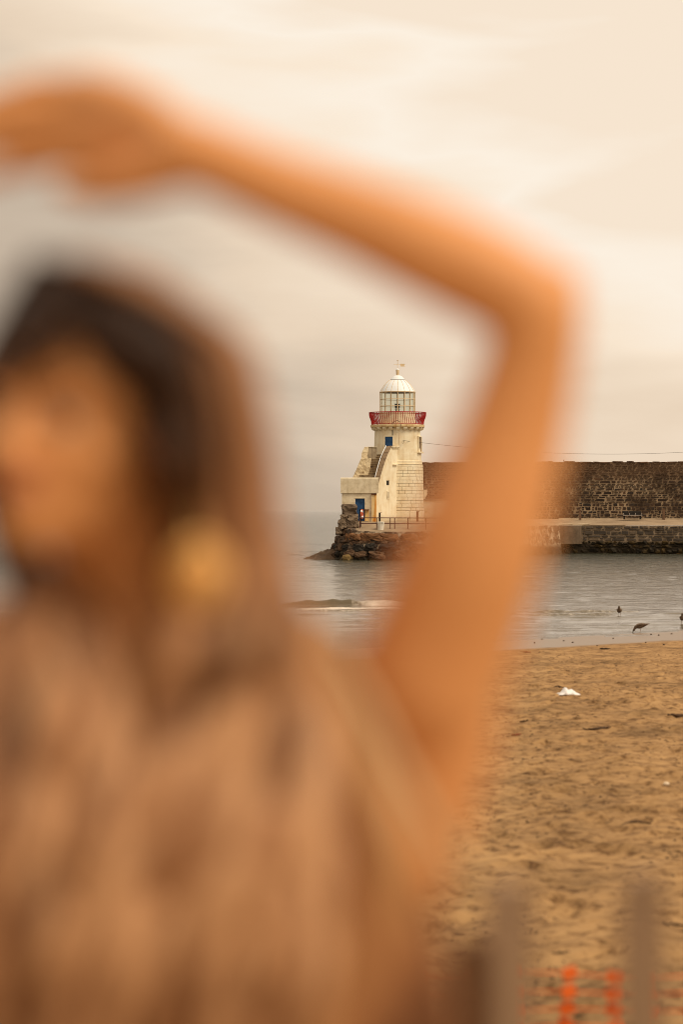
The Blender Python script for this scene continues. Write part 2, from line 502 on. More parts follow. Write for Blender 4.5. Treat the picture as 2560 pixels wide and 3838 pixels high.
rs = np.random.RandomState(7)
xs = np.concatenate([np.linspace(-60, -3, 40)[:-1], np.arange(-3, 13.0, 0.075), np.linspace(13, 70, 40)])
ys = np.concatenate([np.arange(5.2, 16, 0.4), np.geomspace(16, 88, 640), np.linspace(88.5, 190, 60)])


def sand_full(X, Y):
    Z = sand_z(X, Y)
    # footprints and scuffed hollows
    for k in range(1700):
        fx = rs.uniform(0.5, 12.5); fy = 16 + 52 * rs.rand() ** 1.25
        a = rs.uniform(0, math.pi)
        i0, i1 = np.searchsorted(ys, fy - 0.45), np.searchsorted(ys, fy + 0.45)
        j0, j1 = np.searchsorted(xs, fx - 0.45), np.searchsorted(xs, fx + 0.45)
        if i1 <= i0 or j1 <= j0:
            continue
        dx = X[i0:i1, j0:j1] - fx; dy = Y[i0:i1, j0:j1] - fy
        u = dx * math.cos(a) + dy * math.sin(a); v = -dx * math.sin(a) + dy * math.cos(a)
        q = (u / rs.uniform(0.13, 0.22)) ** 2 + (v / rs.uniform(0.07, 0.12)) ** 2
        d = rs.uniform(0.04, 0.10)
        Z[i0:i1, j0:j1] += -d * np.exp(-q) + 0.35 * d * np.exp(-(np.sqrt(q) - 1.6) ** 2 * 3)
    return Z


M_sand = bpy.data.materials.new('beach_sand')
M_sand.use_nodes = True
_n = M_sand.node_tree
_b = _n.nodes['Principled BSDF']
_g = N(_n, 'ShaderNodeNewGeometry')
_s = N(_n, 'ShaderNodeSeparateXYZ')
L(_n, _g.outputs['Position'], _s.inputs[0])
_na = N(_n, 'ShaderNodeTexNoise', inp={'Scale': 0.5, 'Detail': 7.0, 'Roughness': 0.62})
_nb = N(_n, 'ShaderNodeTexNoise', inp={'Scale': 4.2, 'Detail': 7.0, 'Roughness': 0.72, 'Distortion': 0.5})
for q in (_na, _nb):
    L(_n, _g.outputs['Position'], q.inputs['Vector'])
_c = ramp(_n, _na.outputs[0], [(0.30, (0.215, 0.128, 0.058)), (0.5, (0.365, 0.217, 0.096)), (0.70, (0.48, 0.292, 0.131))]).outputs[0]
_c = mixc(_n, 0.9, _c, ramp(_n, _nb.outputs[0], [(0.37, (0.25, 0.20, 0.175)), (0.46, (0.72, 0.68, 0.65)), (0.53, (1.02, 1.02, 1.02)), (0.72, (1.16, 1.14, 1.10))]).outputs[0], 'MULTIPLY')
_w = math_(_n, 'SUBTRACT', math_(_n, 'SUBTRACT', _s.outputs[1], math_(_n, 'MULTIPLY', _s.outputs[0], 0.95)), SHORE)
_w = math_(_n, 'ADD', _w, math_(_n, 'MULTIPLY', math_(_n, 'SUBTRACT', _na.outputs[0], 0.5), 2.5))
_wr = N(_n, 'ShaderNodeMapRange', interpolation_type='SMOOTHSTEP')
L(_n, _w, _wr.inputs[0])
_wr.inputs[1].default_value = -0.5
_wr.inputs[2].default_value = 0.9
L(_n, mixc(_n, _wr.outputs[0], _c, (0.235, 0.155, 0.092)), _b.inputs['Base Color'])
L(_n, math_(_n, 'MULTIPLY_ADD', _wr.outputs[0], -0.58, 0.95), _b.inputs['Roughness'])
L(_n, math_(_n, 'MULTIPLY_ADD', _wr.outputs[0], 0.28, 0.1), _b.inputs['Specular IOR Level'])
_nc = N(_n, 'ShaderNodeTexNoise', inp={'Scale': 9.0, 'Detail': 6.0, 'Roughness': 0.7})
L(_n, _g.outputs['Position'], _nc.inputs['Vector'])
_bp = N(_n, 'ShaderNodeBump', inp={'Strength': 1.0, 'Distance': 0.03})
L(_n, math_(_n, 'MULTIPLY', _nc.outputs[0], math_(_n, 'MULTIPLY_ADD', _wr.outputs[0], -0.93, 1.0)), _bp.inputs['Height'])
L(_n, _bp.outputs[0], _b.inputs['Normal'])
grid_obj('beach', xs, ys, sand_full, M_sand)

M_sea = bpy.data.materials.new('sea_water')
M_sea.use_nodes = True
_n = M_sea.node_tree
_b = _n.nodes['Principled BSDF']
_g = N(_n, 'ShaderNodeNewGeometry')
_b.inputs['Base Color'].default_value = (0.085, 0.072, 0.040, 1)
_b.inputs['Roughness'].default_value = 0.07
_b.inputs['IOR'].default_value = 1.33
_s = N(_n, 'ShaderNodeSeparateXYZ')
L(_n, _g.outputs['Position'], _s.inputs[0])
_m1 = N(_n, 'ShaderNodeMapping')
_m1.inputs['Scale'].default_value = (0.55, 1.0, 1)
L(_n, _g.outputs['Position'], _m1.inputs[0])
_na = N(_n, 'ShaderNodeTexNoise', inp={'Scale': 1.25, 'Detail': 5.0, 'Roughness': 0.6})
L(_n, _m1.outputs[0], _na.inputs['Vector'])
_nb = N(_n, 'ShaderNodeTexNoise', inp={'Scale': 0.05, 'Detail': 2.0})
L(_n, _g.outputs['Position'], _nb.inputs['Vector'])
# ripples are long and weak in the shallows, livelier out by the harbour mouth
_amp = N(_n, 'ShaderNodeMapRange', interpolation_type='SMOOTHSTEP')
L(_n, _s.outputs[1], _amp.inputs[0])
_amp.inputs[1].default_value = 90
_amp.inputs[2].default_value = 260
_amp.inputs[3].default_value = 0.05
_amp.inputs[4].default_value = 0.55
_hh = math_(_n, 'MULTIPLY', _na.outputs[0], math_(_n, 'MULTIPLY', _amp.outputs[0], math_(_n, 'MULTIPLY_ADD', _nb.outputs[0], 1.2, 0.4)))
_bp = N(_n, 'ShaderNodeBump', inp={'Strength': 1.0, 'Distance': 1.0})
L(_n, _hh, _bp.inputs['Height'])
L(_n, _bp.outputs[0], _b.inputs['Normal'])
# white water on the little breaker, carried as a vertex attribute of the wave itself
_fo = N(_n, 'ShaderNodeAttribute', attribute_name='foam')
_nf = N(_n, 'ShaderNodeTexNoise', inp={'Scale': 4.0, 'Detail': 5.0, 'Roughness': 0.7})
L(_n, _g.outputs['Position'], _nf.inputs['Vector'])
_ff = math_(_n, 'MULTIPLY', math_(_n, 'ADD', _fo.outputs['Fac'], math_(_n, 'MULTIPLY_ADD', _nf.outputs[0], 1.6, -0.8)), 1.0, clamp=True)
_ff = math_(_n, 'MULTIPLY', _ff, math_(_n, 'GREATER_THAN', _fo.outputs['Fac'], 0.02))
_dp = N(_n, 'ShaderNodeMapRange', interpolation_type='SMOOTHSTEP')
L(_n, _s.outputs[1], _dp.inputs[0])
_dp.inputs[1].default_value = 120
_dp.inputs[2].default_value = 240
_wc = mixc(_n, _dp.outputs[0], (0.115, 0.088, 0.050), (0.040, 0.042, 0.026))
L(_n, mixc(_n, _ff, _wc, (0.80, 0.70, 0.58)), _b.inputs['Base Color'])
L(_n, math_(_n, 'MULTIPLY_ADD', _ff, 0.7, 0.07), _b.inputs['Roughness'])

FOAM = {}
wx = np.concatenate([-np.geomspace(16000, 32, 34), np.arange(-30, 38, 0.2), np.geomspace(39, 16000, 34)])
wy = np.concatenate([np.linspace(40, 71, 12), np.arange(72, 132, 0.10), np.arange(132.2, 262, 0.26), np.geomspace(264, 420, 50), np.geomspace(440, 26000, 46)])


def sea_z(X, Y):
    Z = np.zeros_like(X)
    foam = np.zeros_like(X)
    # (distance of the crest at X=0, slope in X, height, face length, x centre, half length, foam)
    waves = [(111.5, 0.05, 0.25, 0.45, 0.6, 4.2, 1.0), (107.6, 0.09, 0.06, 0.30, 0.4, 3.4, 0.9), (105.8, 0.12, 0.07, 0.28, 0.6, 3.2, 0.25), (101.6, 0.15, 0.045, 0.25, -0.4, 2.6, 0),
             (104.2, 0.32, 0.10, 0.35, 10.4, 3.2, 0.07), (101.2, 0.34, 0.09, 0.30, 9.6, 2.6, 0.08), (98.5, 0.34, 0.06, 0.30, 10.6, 3.0, 0), (96.0, 0.34, 0.05, 0.28, 10.2, 1.8, 0),
             (103.0, 0.30, 0.10, 0.34, 15.6, 2.9, 0), (99.6, 0.3, 0.05, 0.26, 14.8, 2.6, 0), (92.2, 0.36, 0.04, 0.25, 12.2, 2.5, 0), (89.5, 0.38, 0.035, 0.25, 10.6, 2.2, 0),
             (87.0, 0.45, 0.03, 0.22, 8.8, 1.8, 0), (84.4, 0.5, 0.028, 0.2, 10.3, 1.6, 0), (83.2, 0.55, 0.028, 0.22, 12.0, 1.8, 0), (94.5, 0.3, 0.04, 0.3, 13.2, 2.2, 0),
             (104.0, 0.0, 0.07, 0.4, -14.5, 3.2, 0.3), (101.0, 0.0, 0.06, 0.3, -14.5, 3.0, 0), (98.0, 0.02, 0.05, 0.3, -13.8, 3.0, 0)]
    for y0, sl, h, fl, xc, hl, fo in waves:
        yc = y0 + sl * (X - xc) + 0.9 * vnoise(X * 0.35, X * 0 + y0, 11) + 0.25 * vnoise(X * 1.5, X * 0 + y0, 12)
        e = smooth01((hl - np.abs(X - xc)) / (hl * 0.55)) * (1 + 0.8 * vnoise(X * 0.9, X * 0 + y0 * 3, 13) + 0.5 * vnoise(X * 2.6, X * 0 + y0 * 5, 20))
        d = Y - yc                                    # steep side faces the beach
        prof = np.where(d < 0, np.exp(-(d / (fl * 0.45)) ** 2), np.exp(-(d / (fl * 3.2)) ** 2))
        Z += h * e * prof
        if fo:
            side = smooth01((X - xc + (0.2 if fo == 1.0 else 3)) / 1.2)
            foam = np.maximum(foam, fo * side * np.clip(e, 0, 1) * np.exp(-((d + fl * 0.45) / (fl * 0.75)) ** 2))
    near = smooth01((Y - 76) / 20) * smooth01((235 - Y) / 40)
    Z += near * (0.035 * vnoise(X * 0.5, Y * 1.1, 14) + 0.02 * vnoise(X * 1.1, Y * 2.3, 15))
    out = smooth01((Y - 118) / 60) * smooth01((420 - Y) / 150)
    patch = 0.45 + 1.1 * smooth01(0.5 + 1.8 * vnoise(X * 0.06, Y * 0.025, 19))
    Z += out * patch * 0.7 * (0.13 * vnoise(X * 0.42, Y * 0.8, 16) + 0.085 * vnoise(X * 0.95 + 3, Y * 1.45, 17) + 0.04 * vnoise(X * 2.1, Y * 2.6, 18))
    FOAM['v'] = foam.ravel()
    return Z


sea = grid_obj('sea', wx, wy, sea_z, M_sea)
_at = sea.data.attributes.new('foam', 'FLOAT', 'POINT')
_at.data.foreach_set('value', FOAM['v'].astype(np.float32))

# seabed under the harbour so that nothing floats
grid_obj('seabed', np.linspace(-900, 900, 8), np.linspace(150, 1200, 8), lambda X, Y: X * 0 - 2.0, M_reef)

# ------------------------------------------------------------------ quay ground: apron, walkway
# lip of the sea wall round the light (px, Y, row), running on to the straight quay at the right
LIP = [(1296, 229, 1966), (1283, 222, 1969), (1284, 217.5, 1971), (1292, 215, 1973), (1312, 213.8, 1983), (1345, 213.2, 1989), (1400, 213.0, 1992), (1500, 213.0, 1993), (1610, 213.6, 1992),
       (1700, 216, 1990), (1780, 222, 1985), (1900, 233, 1977), (2040, 243.5, 1970), (2110, 246, 1969), (2200, 246, 1969), (2330, 245.2, 1969), (2450, 244.2, 1969), (2560, 243.2, 1969), (2760, 241.5, 1969), (3100, 239, 1969)]
LIPV = [P(*q[:1], q[2], q[1]) for q in LIP]
INN = [(1312, 229, 3.36), (1302, 223, 3.36), (1304, 219.5, 3.36), (1312, 218.9, 3.36), (1330, 218.6, 3.36), (1362, 218.3, 3.36), (1410, 218.2, 3.36), (1500, 218.4, 3.36), (1610, 219.0, 3.36),
       (1690, 221, 3.38), (1760, 226.5, 3.40), (1880, 237.5, 3.42), (2020, 249, 3.45), (2095, 251.6, 3.48), (2190, 251.4, 3.48), (2325, 250.6, 3.48), (2448, 249.6, 3.48), (2560, 248.6, 3.48), (2765, 246.8, 3.48), (3110, 244, 3.48)]
INV = [Vector(((a - 1280) / FPX * y, y, z)) for a, y, z in INN]
m = MB()
nl = len(LIPV)
for i in range(nl - 1):
    m.add([LIPV[i], LIPV[i + 1], INV[i + 1], INV[i]], [(0, 1, 2, 3)])
tag(m.build('quay_apron', M_concrete), kind='structure')
BACK = [Vector((v.x, max(v.y + 8, 262), 3.48)) for v in INV]
m = MB()
for i in range(nl - 1):
    m.add([INV[i] - Vector((0, 0, .004)), INV[i + 1] - Vector((0, 0, .004)), BACK[i + 1], BACK[i]], [(0, 1, 2, 3)])
tag(m.build('walkway', M_concrete), kind='structure')

# pale kerb strips along the quay walk
kb = MB()
for i in range(13, nl - 1):
    a, b = LIPV[i].lerp(INV[i], 0.93), LIPV[i + 1].lerp(INV[i + 1], 0.93)
    kb.prism([a, b, b + Vector((0, .35, .0)), a + Vector((0, .35, .0))], (0, 0, 0.12))
tag(kb.build('kerb', M_kerb), kind='structure')
kb = MB()
for (x0, x1) in ((2085, 2148), (2148, 2212)):
    a, b = P(x0, 1967.6, 246.4), P(x1, 1965.6, 246.4)
    kb.prism([a, b, b + Vector((0, .5, 0.02)), a + Vector((0, .5, 0.02))], (0, 0, 0.1))
tag(kb.build('landing_kerb', M_kerb), kind='structure')

def rock_mesh(name, m, seed, sub=2, rough=0.28, blocky=0.5):
    bm = bmesh.new()
    bmesh.ops.create_icosphere(bm, subdivisions=sub, radius=1.0)
    for v in bm.verts:
        p = v.co.copy()
        c = max(abs(p.x), abs(p.y), abs(p.z))
        p = p.lerp(p / c * 0.86, blocky)
        q = p * 1.3 + Vector((seed * 7.3, seed * 1.7, 0))
        p *= 1 + rough * mnoise.noise(q) + rough * 0.5 * mnoise.noise(q * 2.3) + (rough * 0.3 * mnoise.noise(q * 5.1) if sub > 2 else 0)
        v.co = p * 0.5
    me = bpy.data.meshes.new(name)
    bm.to_mesh(me)
    bm.free()
    me.materials.append(m)
    return me


# ------------------------------------------------------------------ masonry templates
rnd = random.Random(11)


def block_mesh(name, m, seed, chamfer=0.07, irregular=0.10, n=6):
    """a rough-faced walling stone in a unit box, outer face towards -Y; 6-8 corners"""
    r = random.Random(seed)
    base = [(-.5, -.5), (0.05, -.5), (.5, -.5), (.5, .5), (-0.05, .5), (-.5, .5)] if n == 6 else [(-.5, -.5), (.5, -.5), (.5, .5), (-.5, .5)]
    ring = [(x + r.uniform(-irregular, irregular * 0.2) * (1 if x > 0 else -1), z + r.uniform(-irregular, irregular * 0.2) * (1 if z > 0 else -1)) for x, z in base]
    k = len(ring)
    vs = [(x, .5, z) for x, z in ring] + [(x, -.30, z) for x, z in ring]
    vs += [(x * (1 - chamfer * 1.3), -.5 + r.uniform(-.08, .08), z * (1 - chamfer * 2.2)) for x, z in ring]
    fs = []
    for a in (0, 1):
        for i in range(k):
            j = (i + 1) % k
            fs.append((a * k + i, a * k + j, (a + 1) * k + j, (a + 1) * k + i))
    fs.append(tuple(range(2 * k, 3 * k)))
    fs.append(tuple(range(k - 1, -1, -1)))
    mb = MB().add(vs, fs)
    return mb.mesh(name, m)


def courses(x0, x1, z0, z1, hmin, hmax, lmin, lmax, r, merge=0.0):
    """(cx, cz, w, h) of coursed rubble filling a rectangle"""
    out = []
    z = z0
    while z < z1 - hmin * 0.5:
        h = min(r.uniform(hmin, hmax), z1 - z)
        x = x0 + r.uniform(-lmax, 0)
        while x < x1:
            l = r.uniform(lmin, lmax) * (0.6 if r.random() < 0.25 else 1)
            a, b = max(x, x0), min(x + l, x1)
            if b - a > lmin * 0.4:
                if h > hmin * 1.7 and r.random() < 0.4:
                    s = r.uniform(0.4, 0.6)
                    out.append(((a + b) / 2, z + h * s / 2, b - a, h * s))
                    mid = a + (b - a) * r.uniform(0.4, 0.6)
                    if b - a > 2 * lmin:
                        out.append(((a + mid) / 2, z + h * (1 + s) / 2, mid - a, h * (1 - s)))
                        out.append(((mid + b) / 2, z + h * (1 + s) / 2, b - mid, h * (1 - s)))
                    else:
                        out.append(((a + b) / 2, z + h * (1 + s) / 2, b - a, h * (1 - s)))
                else:
                    out.append(((a + b) / 2, z + h / 2, b - a, h))
            x += l
        z += h
    return out


def lay(parent, name, stuff_name, stones, meshes, gap, depth, limit, show, r, jitter=0.02, stagger=0.03):
    """stones in the wall's local frame (outer face y=0). The largest in view are parts, the rest one joined part"""
    vis = sorted([s for s in stones if show(s)], key=lambda s: -s[2] * s[3])
    parts, rest = vis[:limit], vis[limit:] + [s for s in stones if not show(s)]
    for (cx, cz, w_, h_) in parts:
        o = bpy.data.objects.new(name, r.choice(meshes))
        COL.objects.link(o)
        o.parent = parent
        o.location = (cx, depth * 0.5 - 0.03 - r.uniform(0, stagger), cz)
        o.scale = (max(w_ - gap * r.uniform(0.6, 1.5), 0.05), depth, max(h_ - gap * r.uniform(0.6, 1.5), 0.05))
        o.rotation_euler = (0, r.uniform(-jitter, jitter), 0)
    if rest:
        mb = MB()
        for (cx, cz, w_, h_) in rest:
            me = r.choice(meshes)
            y = depth * 0.5 - 0.03 - r.uniform(0, stagger)
            sx_, sz_ = max(w_ - gap, 0.05), max(h_ - gap, 0.05)
            mb.add([(v.co.x * sx_ + cx, v.co.y * depth + y, v.co.z * sz_ + cz) for v in me.vertices], [tuple(p.vertices) for p in me.polygons])
        o = mb.build(stuff_name, meshes[0].materials[0], parent, clean=False, loc=(0, 0, 0))
        o['kind'] = 'stuff'


# ------------------------------------------------------------------ harbour wall
A, B = Vector((6.6, 257.0, 3.40)), Vector((58.0, 247.0, 3.40))
WL = (B - A).length
wall = thing('harbour_wall', 'tall dark rubble stone harbour wall with pale mortar joints behind the quay walk', 'wall', A)
wall.rotation_euler = (0, 0, math.atan2(B.y - A.y, B.x - A.x))
WH = 6.08
mb = MB()
npt = 90
top = [(WL * i / npt, WH + 0.09 * mnoise.noise((i * 0.9, 0, 0)) - 0.0022 * WL * i / npt) for i in range(npt + 1)]
mb.prism([Vector((0, 0.03, -0.3))] + [Vector((WL, 0.03, -0.3))] + [Vector((x, 0.03, z)) for x, z in reversed(top)], (0, 1.6, 0))
mb.build('mortar_core', M_mortar, wall, loc=(0, 0, 0))
SM = [block_mesh('stone', M_stone, 100 + i, irregular=0.10 + 0.016 * i, n=6 if i % 3 else 4) for i in range(14)]
xv0, xv1 = 15.0, 29.8                                    # stretch right of the arm that the photo shows
st = courses(0, WL, 0.0, 1.9, 0.15, 0.46, 0.28, 0.95, rnd) + courses(0, WL, 1.9, 4.4, 0.10, 0.42, 0.22, 1.2, rnd) + courses(0, WL, 4.4, WH - 0.03, 0.11, 0.24, 0.3, 1.1, rnd)
lay(wall, 'stone', 'rubble_stones', st, SM, 0.075, 0.16, 300, lambda s: xv0 < s[0] < xv1, rnd, jitter=0.07, stagger=0.05)
# coping of flat stones along the top
CM = [block_mesh('coping_stone', M_stone, 300 + i, irregular=0.08) for i in range(5)]
x = 14.4
while x < 31:
    l = rnd.uniform(0.5, 1.3)
    o = bpy.data.objects.new('coping_stone', rnd.choice(CM))
    COL.objects.link(o)
    o.parent = wall
    o.location = (x + l / 2, 0.75, WH - 0.02 - 0.0022 * x + rnd.uniform(-0.05, 0.05))
    o.scale = (l - 0.03, 1.7, 0.17)
    o.rotation_euler = (0, rnd.uniform(-.03, .03), 0)
    x += l if rnd.random() < .8 else l + rnd.uniform(.1, .5)

# low painted wall between the light and the harbour wall
lw = thing('low_wall', 'low cream rendered wall running off to the right of the lighthouse foot', 'wall', P(1640, 1950, 232))
mb = MB()
mb.box(P(1588, 0, 229).x, P(1720, 0, 229).x, 228.6, 229.4, 3.3, 5.32)
mb.build('wall_body', M_paint, lw)
mb = MB()
mb.box(P(1588, 0, 229).x, P(1722, 0, 229).x, 228.5, 229.5, 5.323, 5.46)
mb.build('coping', M_greyplaster, lw)

# ------------------------------------------------------------------ quay face (straight part)
qa, qb = LIPV[13], LIPV[19]
quay = thing('quay_wall', 'weedy grey blockwork quay face rising from the water at right', 'wall', (qa.x, qa.y - 0.05, 0))
quay.rotation_euler = (0, 0, math.atan2(qb.y - qa.y, qb.x - qa.x))
QL = (qb - qa).length
QZ = qa.z - 0.02
mb = MB().prism([Vector((-6.0, 0.05, -1.9)), Vector((QL, 0.05, -1.9)), Vector((QL, 0.05, QZ)), Vector((-6.0, 0.05, QZ))], (0, 2.0, 0))
mb.build('mortar_core', M_quaymortar, quay, loc=(0, 0, 0))
QM = [block_mesh('stone', M_quay, 400 + i, irregular=0.08 + .02 * i, chamfer=0.06, n=6 if i % 2 else 4) for i in range(9)]
st = courses(2.0, QL, 1.28, QZ - 0.01, 0.17, 0.46, 0.40, 1.45, rnd)
lay(quay, 'stone', 'quay_stones', st, QM, 0.075, 0.22, 220, lambda s: s[0] < 14.5, rnd, jitter=0.045, stagger=0.07)
mb = MB().box(-6.0, 1.95, -0.14, 0.05, 0.95, QZ - 0.004)
mb.build('rendered_panel', M_panel, quay, loc=(0, 0, 0))
AM = [rock_mesh('stone', M_algae, 500 + i, rough=.35, blocky=.7) for i in range(8)]
st = courses(-5.5, QL, -0.45, 1.30, 0.34, 0.55, 0.45, 1.2, rnd)
st = [(a, b + rnd.uniform(-.08, .08), c * rnd.uniform(1.0, 1.25), d * rnd.uniform(1.05, 1.3)) for a, b, c, d in st]
lay(quay, 'stone', 'weeded_stones', st, AM, 0.0, 0.75, 90, lambda s: 0.2 < s[0] < 14.5 and s[1] > -0.2, rnd, jitter=0.14, stagger=0.22)
# concrete lip along the top of the quay
mb = MB().box(2.0, 6.4, -0.02, 0.6, QZ - 0.004, QZ + 0.05)
mb.build('lip', M_concrete, quay, loc=(0, 0, 0))


# ------------------------------------------------------------------ rocks
# ------------------------------------------------------------------ bastion under the light
bas = thing('bastion', 'battered sea wall of rough brown and black boulders carrying the lighthouse', 'sea wall', P(1450, 2099, 213))


def outward(i, pts):
    a, b = pts[max(i - 1, 0)], pts[min(i + 1, len(pts) - 1)]
    t = (b - a); t.z = 0
    t.normalize()
    return Vector((t.y, -t.x, 0))


lip = LIPV[:14]
BAT = [1.3, 1.25, 1.15, 0.95, 0.7, 0.5, 0.42, 0.4, 0.4, 0.4, 0.4, 0.4, 0.4, 0.3]
foot = [Vector((v.x, v.y, -1.9)) + outward(i, lip) * BAT[i] * 1.6 for i, v in enumerate(lip)]
mb = MB()
LEV = 14
rows = []
for k in range(LEV + 1):
    t_ = k / LEV
    row = []
    for i in range(len(lip) - 1):
        for s in range(6):
            u = s / 6
            p = lip[i].lerp(lip[i + 1], u).lerp(foot[i].lerp(foot[i + 1], u), t_)
            n_ = outward(i, lip)
            if 0 < k:
                p += n_ * (0.16 * mnoise.noise(p * 0.9) + 0.12 * mnoise.noise(p * 2.3) - 0.06)
            row.append(p)
    rows.append(row)
W_ = len(rows[0])
mb.add([p for r_ in rows for p in r_], [(k * W_ + j, k * W_ + j + 1, (k + 1) * W_ + j + 1, (k + 1) * W_ + j) for k in range(LEV) for j in range(W_ - 1)])
core = mb.build('mortar_core', M_pale_mortar, bas)


def wall_at(u, z):
    """point on the bastion face: u runs 0..1 per lip segment, z height; also outward normal and tangent"""
    i = min(int(u), len(lip) - 2)
    f = u - i
    a = lip[i].lerp(lip[i + 1], f)
    b = foot[i].lerp(foot[i + 1], f)
    t_ = (a.z - z) / (a.z - b.z)
    n_ = outward(i, lip).lerp(outward(min(i + 1, len(lip) - 1), lip), f).normalized()
    return a.lerp(b, t_), n_


def seg_len(u0, u1):
    return (wall_at(u1, 1)[0] - wall_at(u0, 1)[0]).length


RB = [rock_mesh('boulder', M_boulder, i, rough=0.42, blocky=0.72, sub=3) for i in range(8)]
RK = [rock_mesh('boulder', M_blackrock, 20 + i, rough=0.34, blocky=0.45, sub=3) for i in range(5)]
RA = [rock_mesh('boulder', M_algae, 40 + i, rough=0.42, blocky=0.4) for i in range(5)]
M_ochre = mat('ochre_block', [(0.1, (0.11, 0.05, 0.022)), (0.5, (0.22, 0.105, 0.045)), (0.85, (0.30, 0.155, 0.07)), (1.0, (0.38, 0.27, 0.17))], scale=1.6, detail=8, bump=0.05, bscale=4, rnd=0.35)
RO = [rock_mesh('boulder', M_ochre, 60 + i, rough=0.32, blocky=0.85, sub=3) for i in range(4)]
M_yellow = mat('yellow_lichen_rock', [(0.2, (0.12, 0.075, 0.025)), (0.8, (0.24, 0.155, 0.055))], scale=2, bump=0.05, bscale=4)
RY = [rock_mesh('boulder', M_yellow, 70, rough=0.2, blocky=0.4)]


def place_rock(u, z, w_, h_, d_, meshes, r, name='boulder', proud=0.0, roll=0.12):
    p, n_ = wall_at(u, z)
    o = bpy.data.objects.new(name, r.choice(meshes))
    COL.objects.link(o)
    o.parent = bas
    o.matrix_parent_inverse = bas.matrix_basis.inverted()
    o.location = p + n_ * (proud - d_ * 0.22)
    o.rotation_euler = (r.uniform(-roll, roll), r.uniform(-roll, roll), math.atan2(n_.y, n_.x) + math.pi / 2)
    o.scale = (w_ * r.uniform(1.0, 1.16), d_ * r.uniform(.85, 1.15), h_ * r.uniform(.98, 1.2))
    return o


def row_rocks(u0, u1, z, h0, h1, l0, l1, meshes, d_, r, dz=0.0, proud=0.0):
    u = u0
    while u < u1:
        l = r.uniform(l0, l1)
        du = 0.02
        while u + du < u1 + 0.3 and seg_len(u, u + du) < l:
            du += 0.02
        h_ = r.uniform(h0, h1)
        place_rock(u + du / 2, z + r.uniform(-dz, dz), l, h_, d_, meshes(u, r) if callable(meshes) else meshes, r, proud=proud + r.uniform(-.05, .05))
        u += du


# u index: 3 = px1292, 4 = 1312, 5 = 1345, 6 = 1400, 7 = 1500, 8 = 1610, 9 = 1700
r2 = random.Random(5)
row_rocks(2.2, 4.0, 2.45, 0.55, 0.7, 0.6, 0.9, RB, 0.7, r2)
for u, wd in ((4.12, .85), (4.85, .8), (5.5, 1.0), (6.05, 1.35), (6.62, 1.55), (7.3, 1.35)):
    place_rock(u, 2.02, wd, 0.70, 0.7, RO, r2, roll=.08, proud=0.05)
row_rocks(7.6, 10.5, 2.1, 0.5, 0.7, 0.9, 1.6, RB, 0.6, r2)
row_rocks(1.5, 4.3, 1.75, 0.5, 0.7, 0.6, 1.0, RB, 0.75, r2, 0.05)
row_rocks(4.3, 5.2, 1.38, 0.5, 0.6, 0.5, 0.7, RB, 0.6, r2, 0.03)
for u, z, wd, hg in ((5.05, 1.05, 1.05, 0.72), (5.85, 1.12, 1.15, 0.8), (6.6, 1.16, 1.95, 0.78), (7.55, 1.15, 1.6, 0.7)):
    place_rock(u, z, wd, hg, 0.9, RK, r2, proud=0.10, roll=.10)
row_rocks(4.6, 7.2, 1.56, 0.18, 0.30, 0.35, 0.75, [RB[0], RB[1], RK[0]], 0.45, r2, 0.04)
row_rocks(8.0, 11.0, 1.3, 0.5, 0.8, 0.8, 1.4, lambda u, r: RB if r.random() < .6 else RK, 0.7, r2, 0.08)
row_rocks(1.5, 4.4, 1.05, 0.55, 0.75, 0.6, 1.0, lambda u, r: RB if r.random() < .7 else RK, 0.8, r2, 0.06)
for u, z, wd, hg in ((4.5, 0.62, 0.9, 0.7), (5.2, 0.5, 1.05, 0.62), (6.15, 0.45, 1.35, 0.62), (6.95, 0.5, 0.9, 0.7), (7.7, 0.55, 1.0, 0.6), (8.2, 0.5, 1.1, 0.6)):
    place_rock(u, z, wd, hg, 0.95, [RB[0], RB[2], RB[3]], r2, proud=0.12)
row_rocks(1.5, 4.2, 0.4, 0.5, 0.8, 0.6, 1.0, lambda u, r: RB if r.random() < .5 else RA, 0.9, r2, 0.08)
row_rocks(3.2, 10.5, -0.05, 0.5, 0.8, 0.5, 1.0, RA, 0.95, r2, 0.12, proud=0.1)
place_rock(4.35, 0.18, 0.95, 0.72, 0.9, RY, r2, proud=0.3)
row_rocks(8.6, 11.2, 0.55, 0.5, 0.7, 0.7, 1.2, RA, 0.9, r2, 0.08)
# parapet of big squared stones at the seaward end
par = thing('stone_parapet', 'thick weathered stack of squared brown stones left of the lower blue door', 'parapet', P(1310, 1977, 215))
M_par = mat('parapet_stone', [(0.05, (0.07, 0.048, 0.03)), (0.35, (0.145, 0.10, 0.065)), (0.6, (0.21, 0.15, 0.098)), (1.0, (0.32, 0.24, 0.16))], scale=1.3, detail=9, bump=0.07, bscale=4.0, rnd=0.4)
PM = [rock_mesh('stone', M_par, 80 + i, rough=0.22, blocky=0.98, sub=3) for i in range(5)]
for (x0, x1, y0, y1) in ((1281, 1338, 1890, 1932), (1276, 1304, 1928, 1952), (1302, 1343, 1926, 1954), (1268, 1300, 1948, 1982), (1296, 1336, 1950, 1980), (1326, 1345, 1952, 1978), (1258, 1284, 1976, 2004)):
    a, b = P(x0, y1, 215.2), P(x1, y0, 215.2)
    o = bpy.data.objects.new('stone', r2.choice(PM))
    COL.objects.link(o)
    o.parent = par
    o.location = Vector(((a.x + b.x) / 2, 215.2 + r2.uniform(-.06, .06), (a.z + b.z) / 2)) - par.location
    o.scale = ((b.x - a.x) * 1.12, 1.7, (b.z - a.z) * 1.14)
    o.rotation_euler = (0, r2.uniform(-.05, .05), r2.uniform(-.05, .05))
mb = MB()
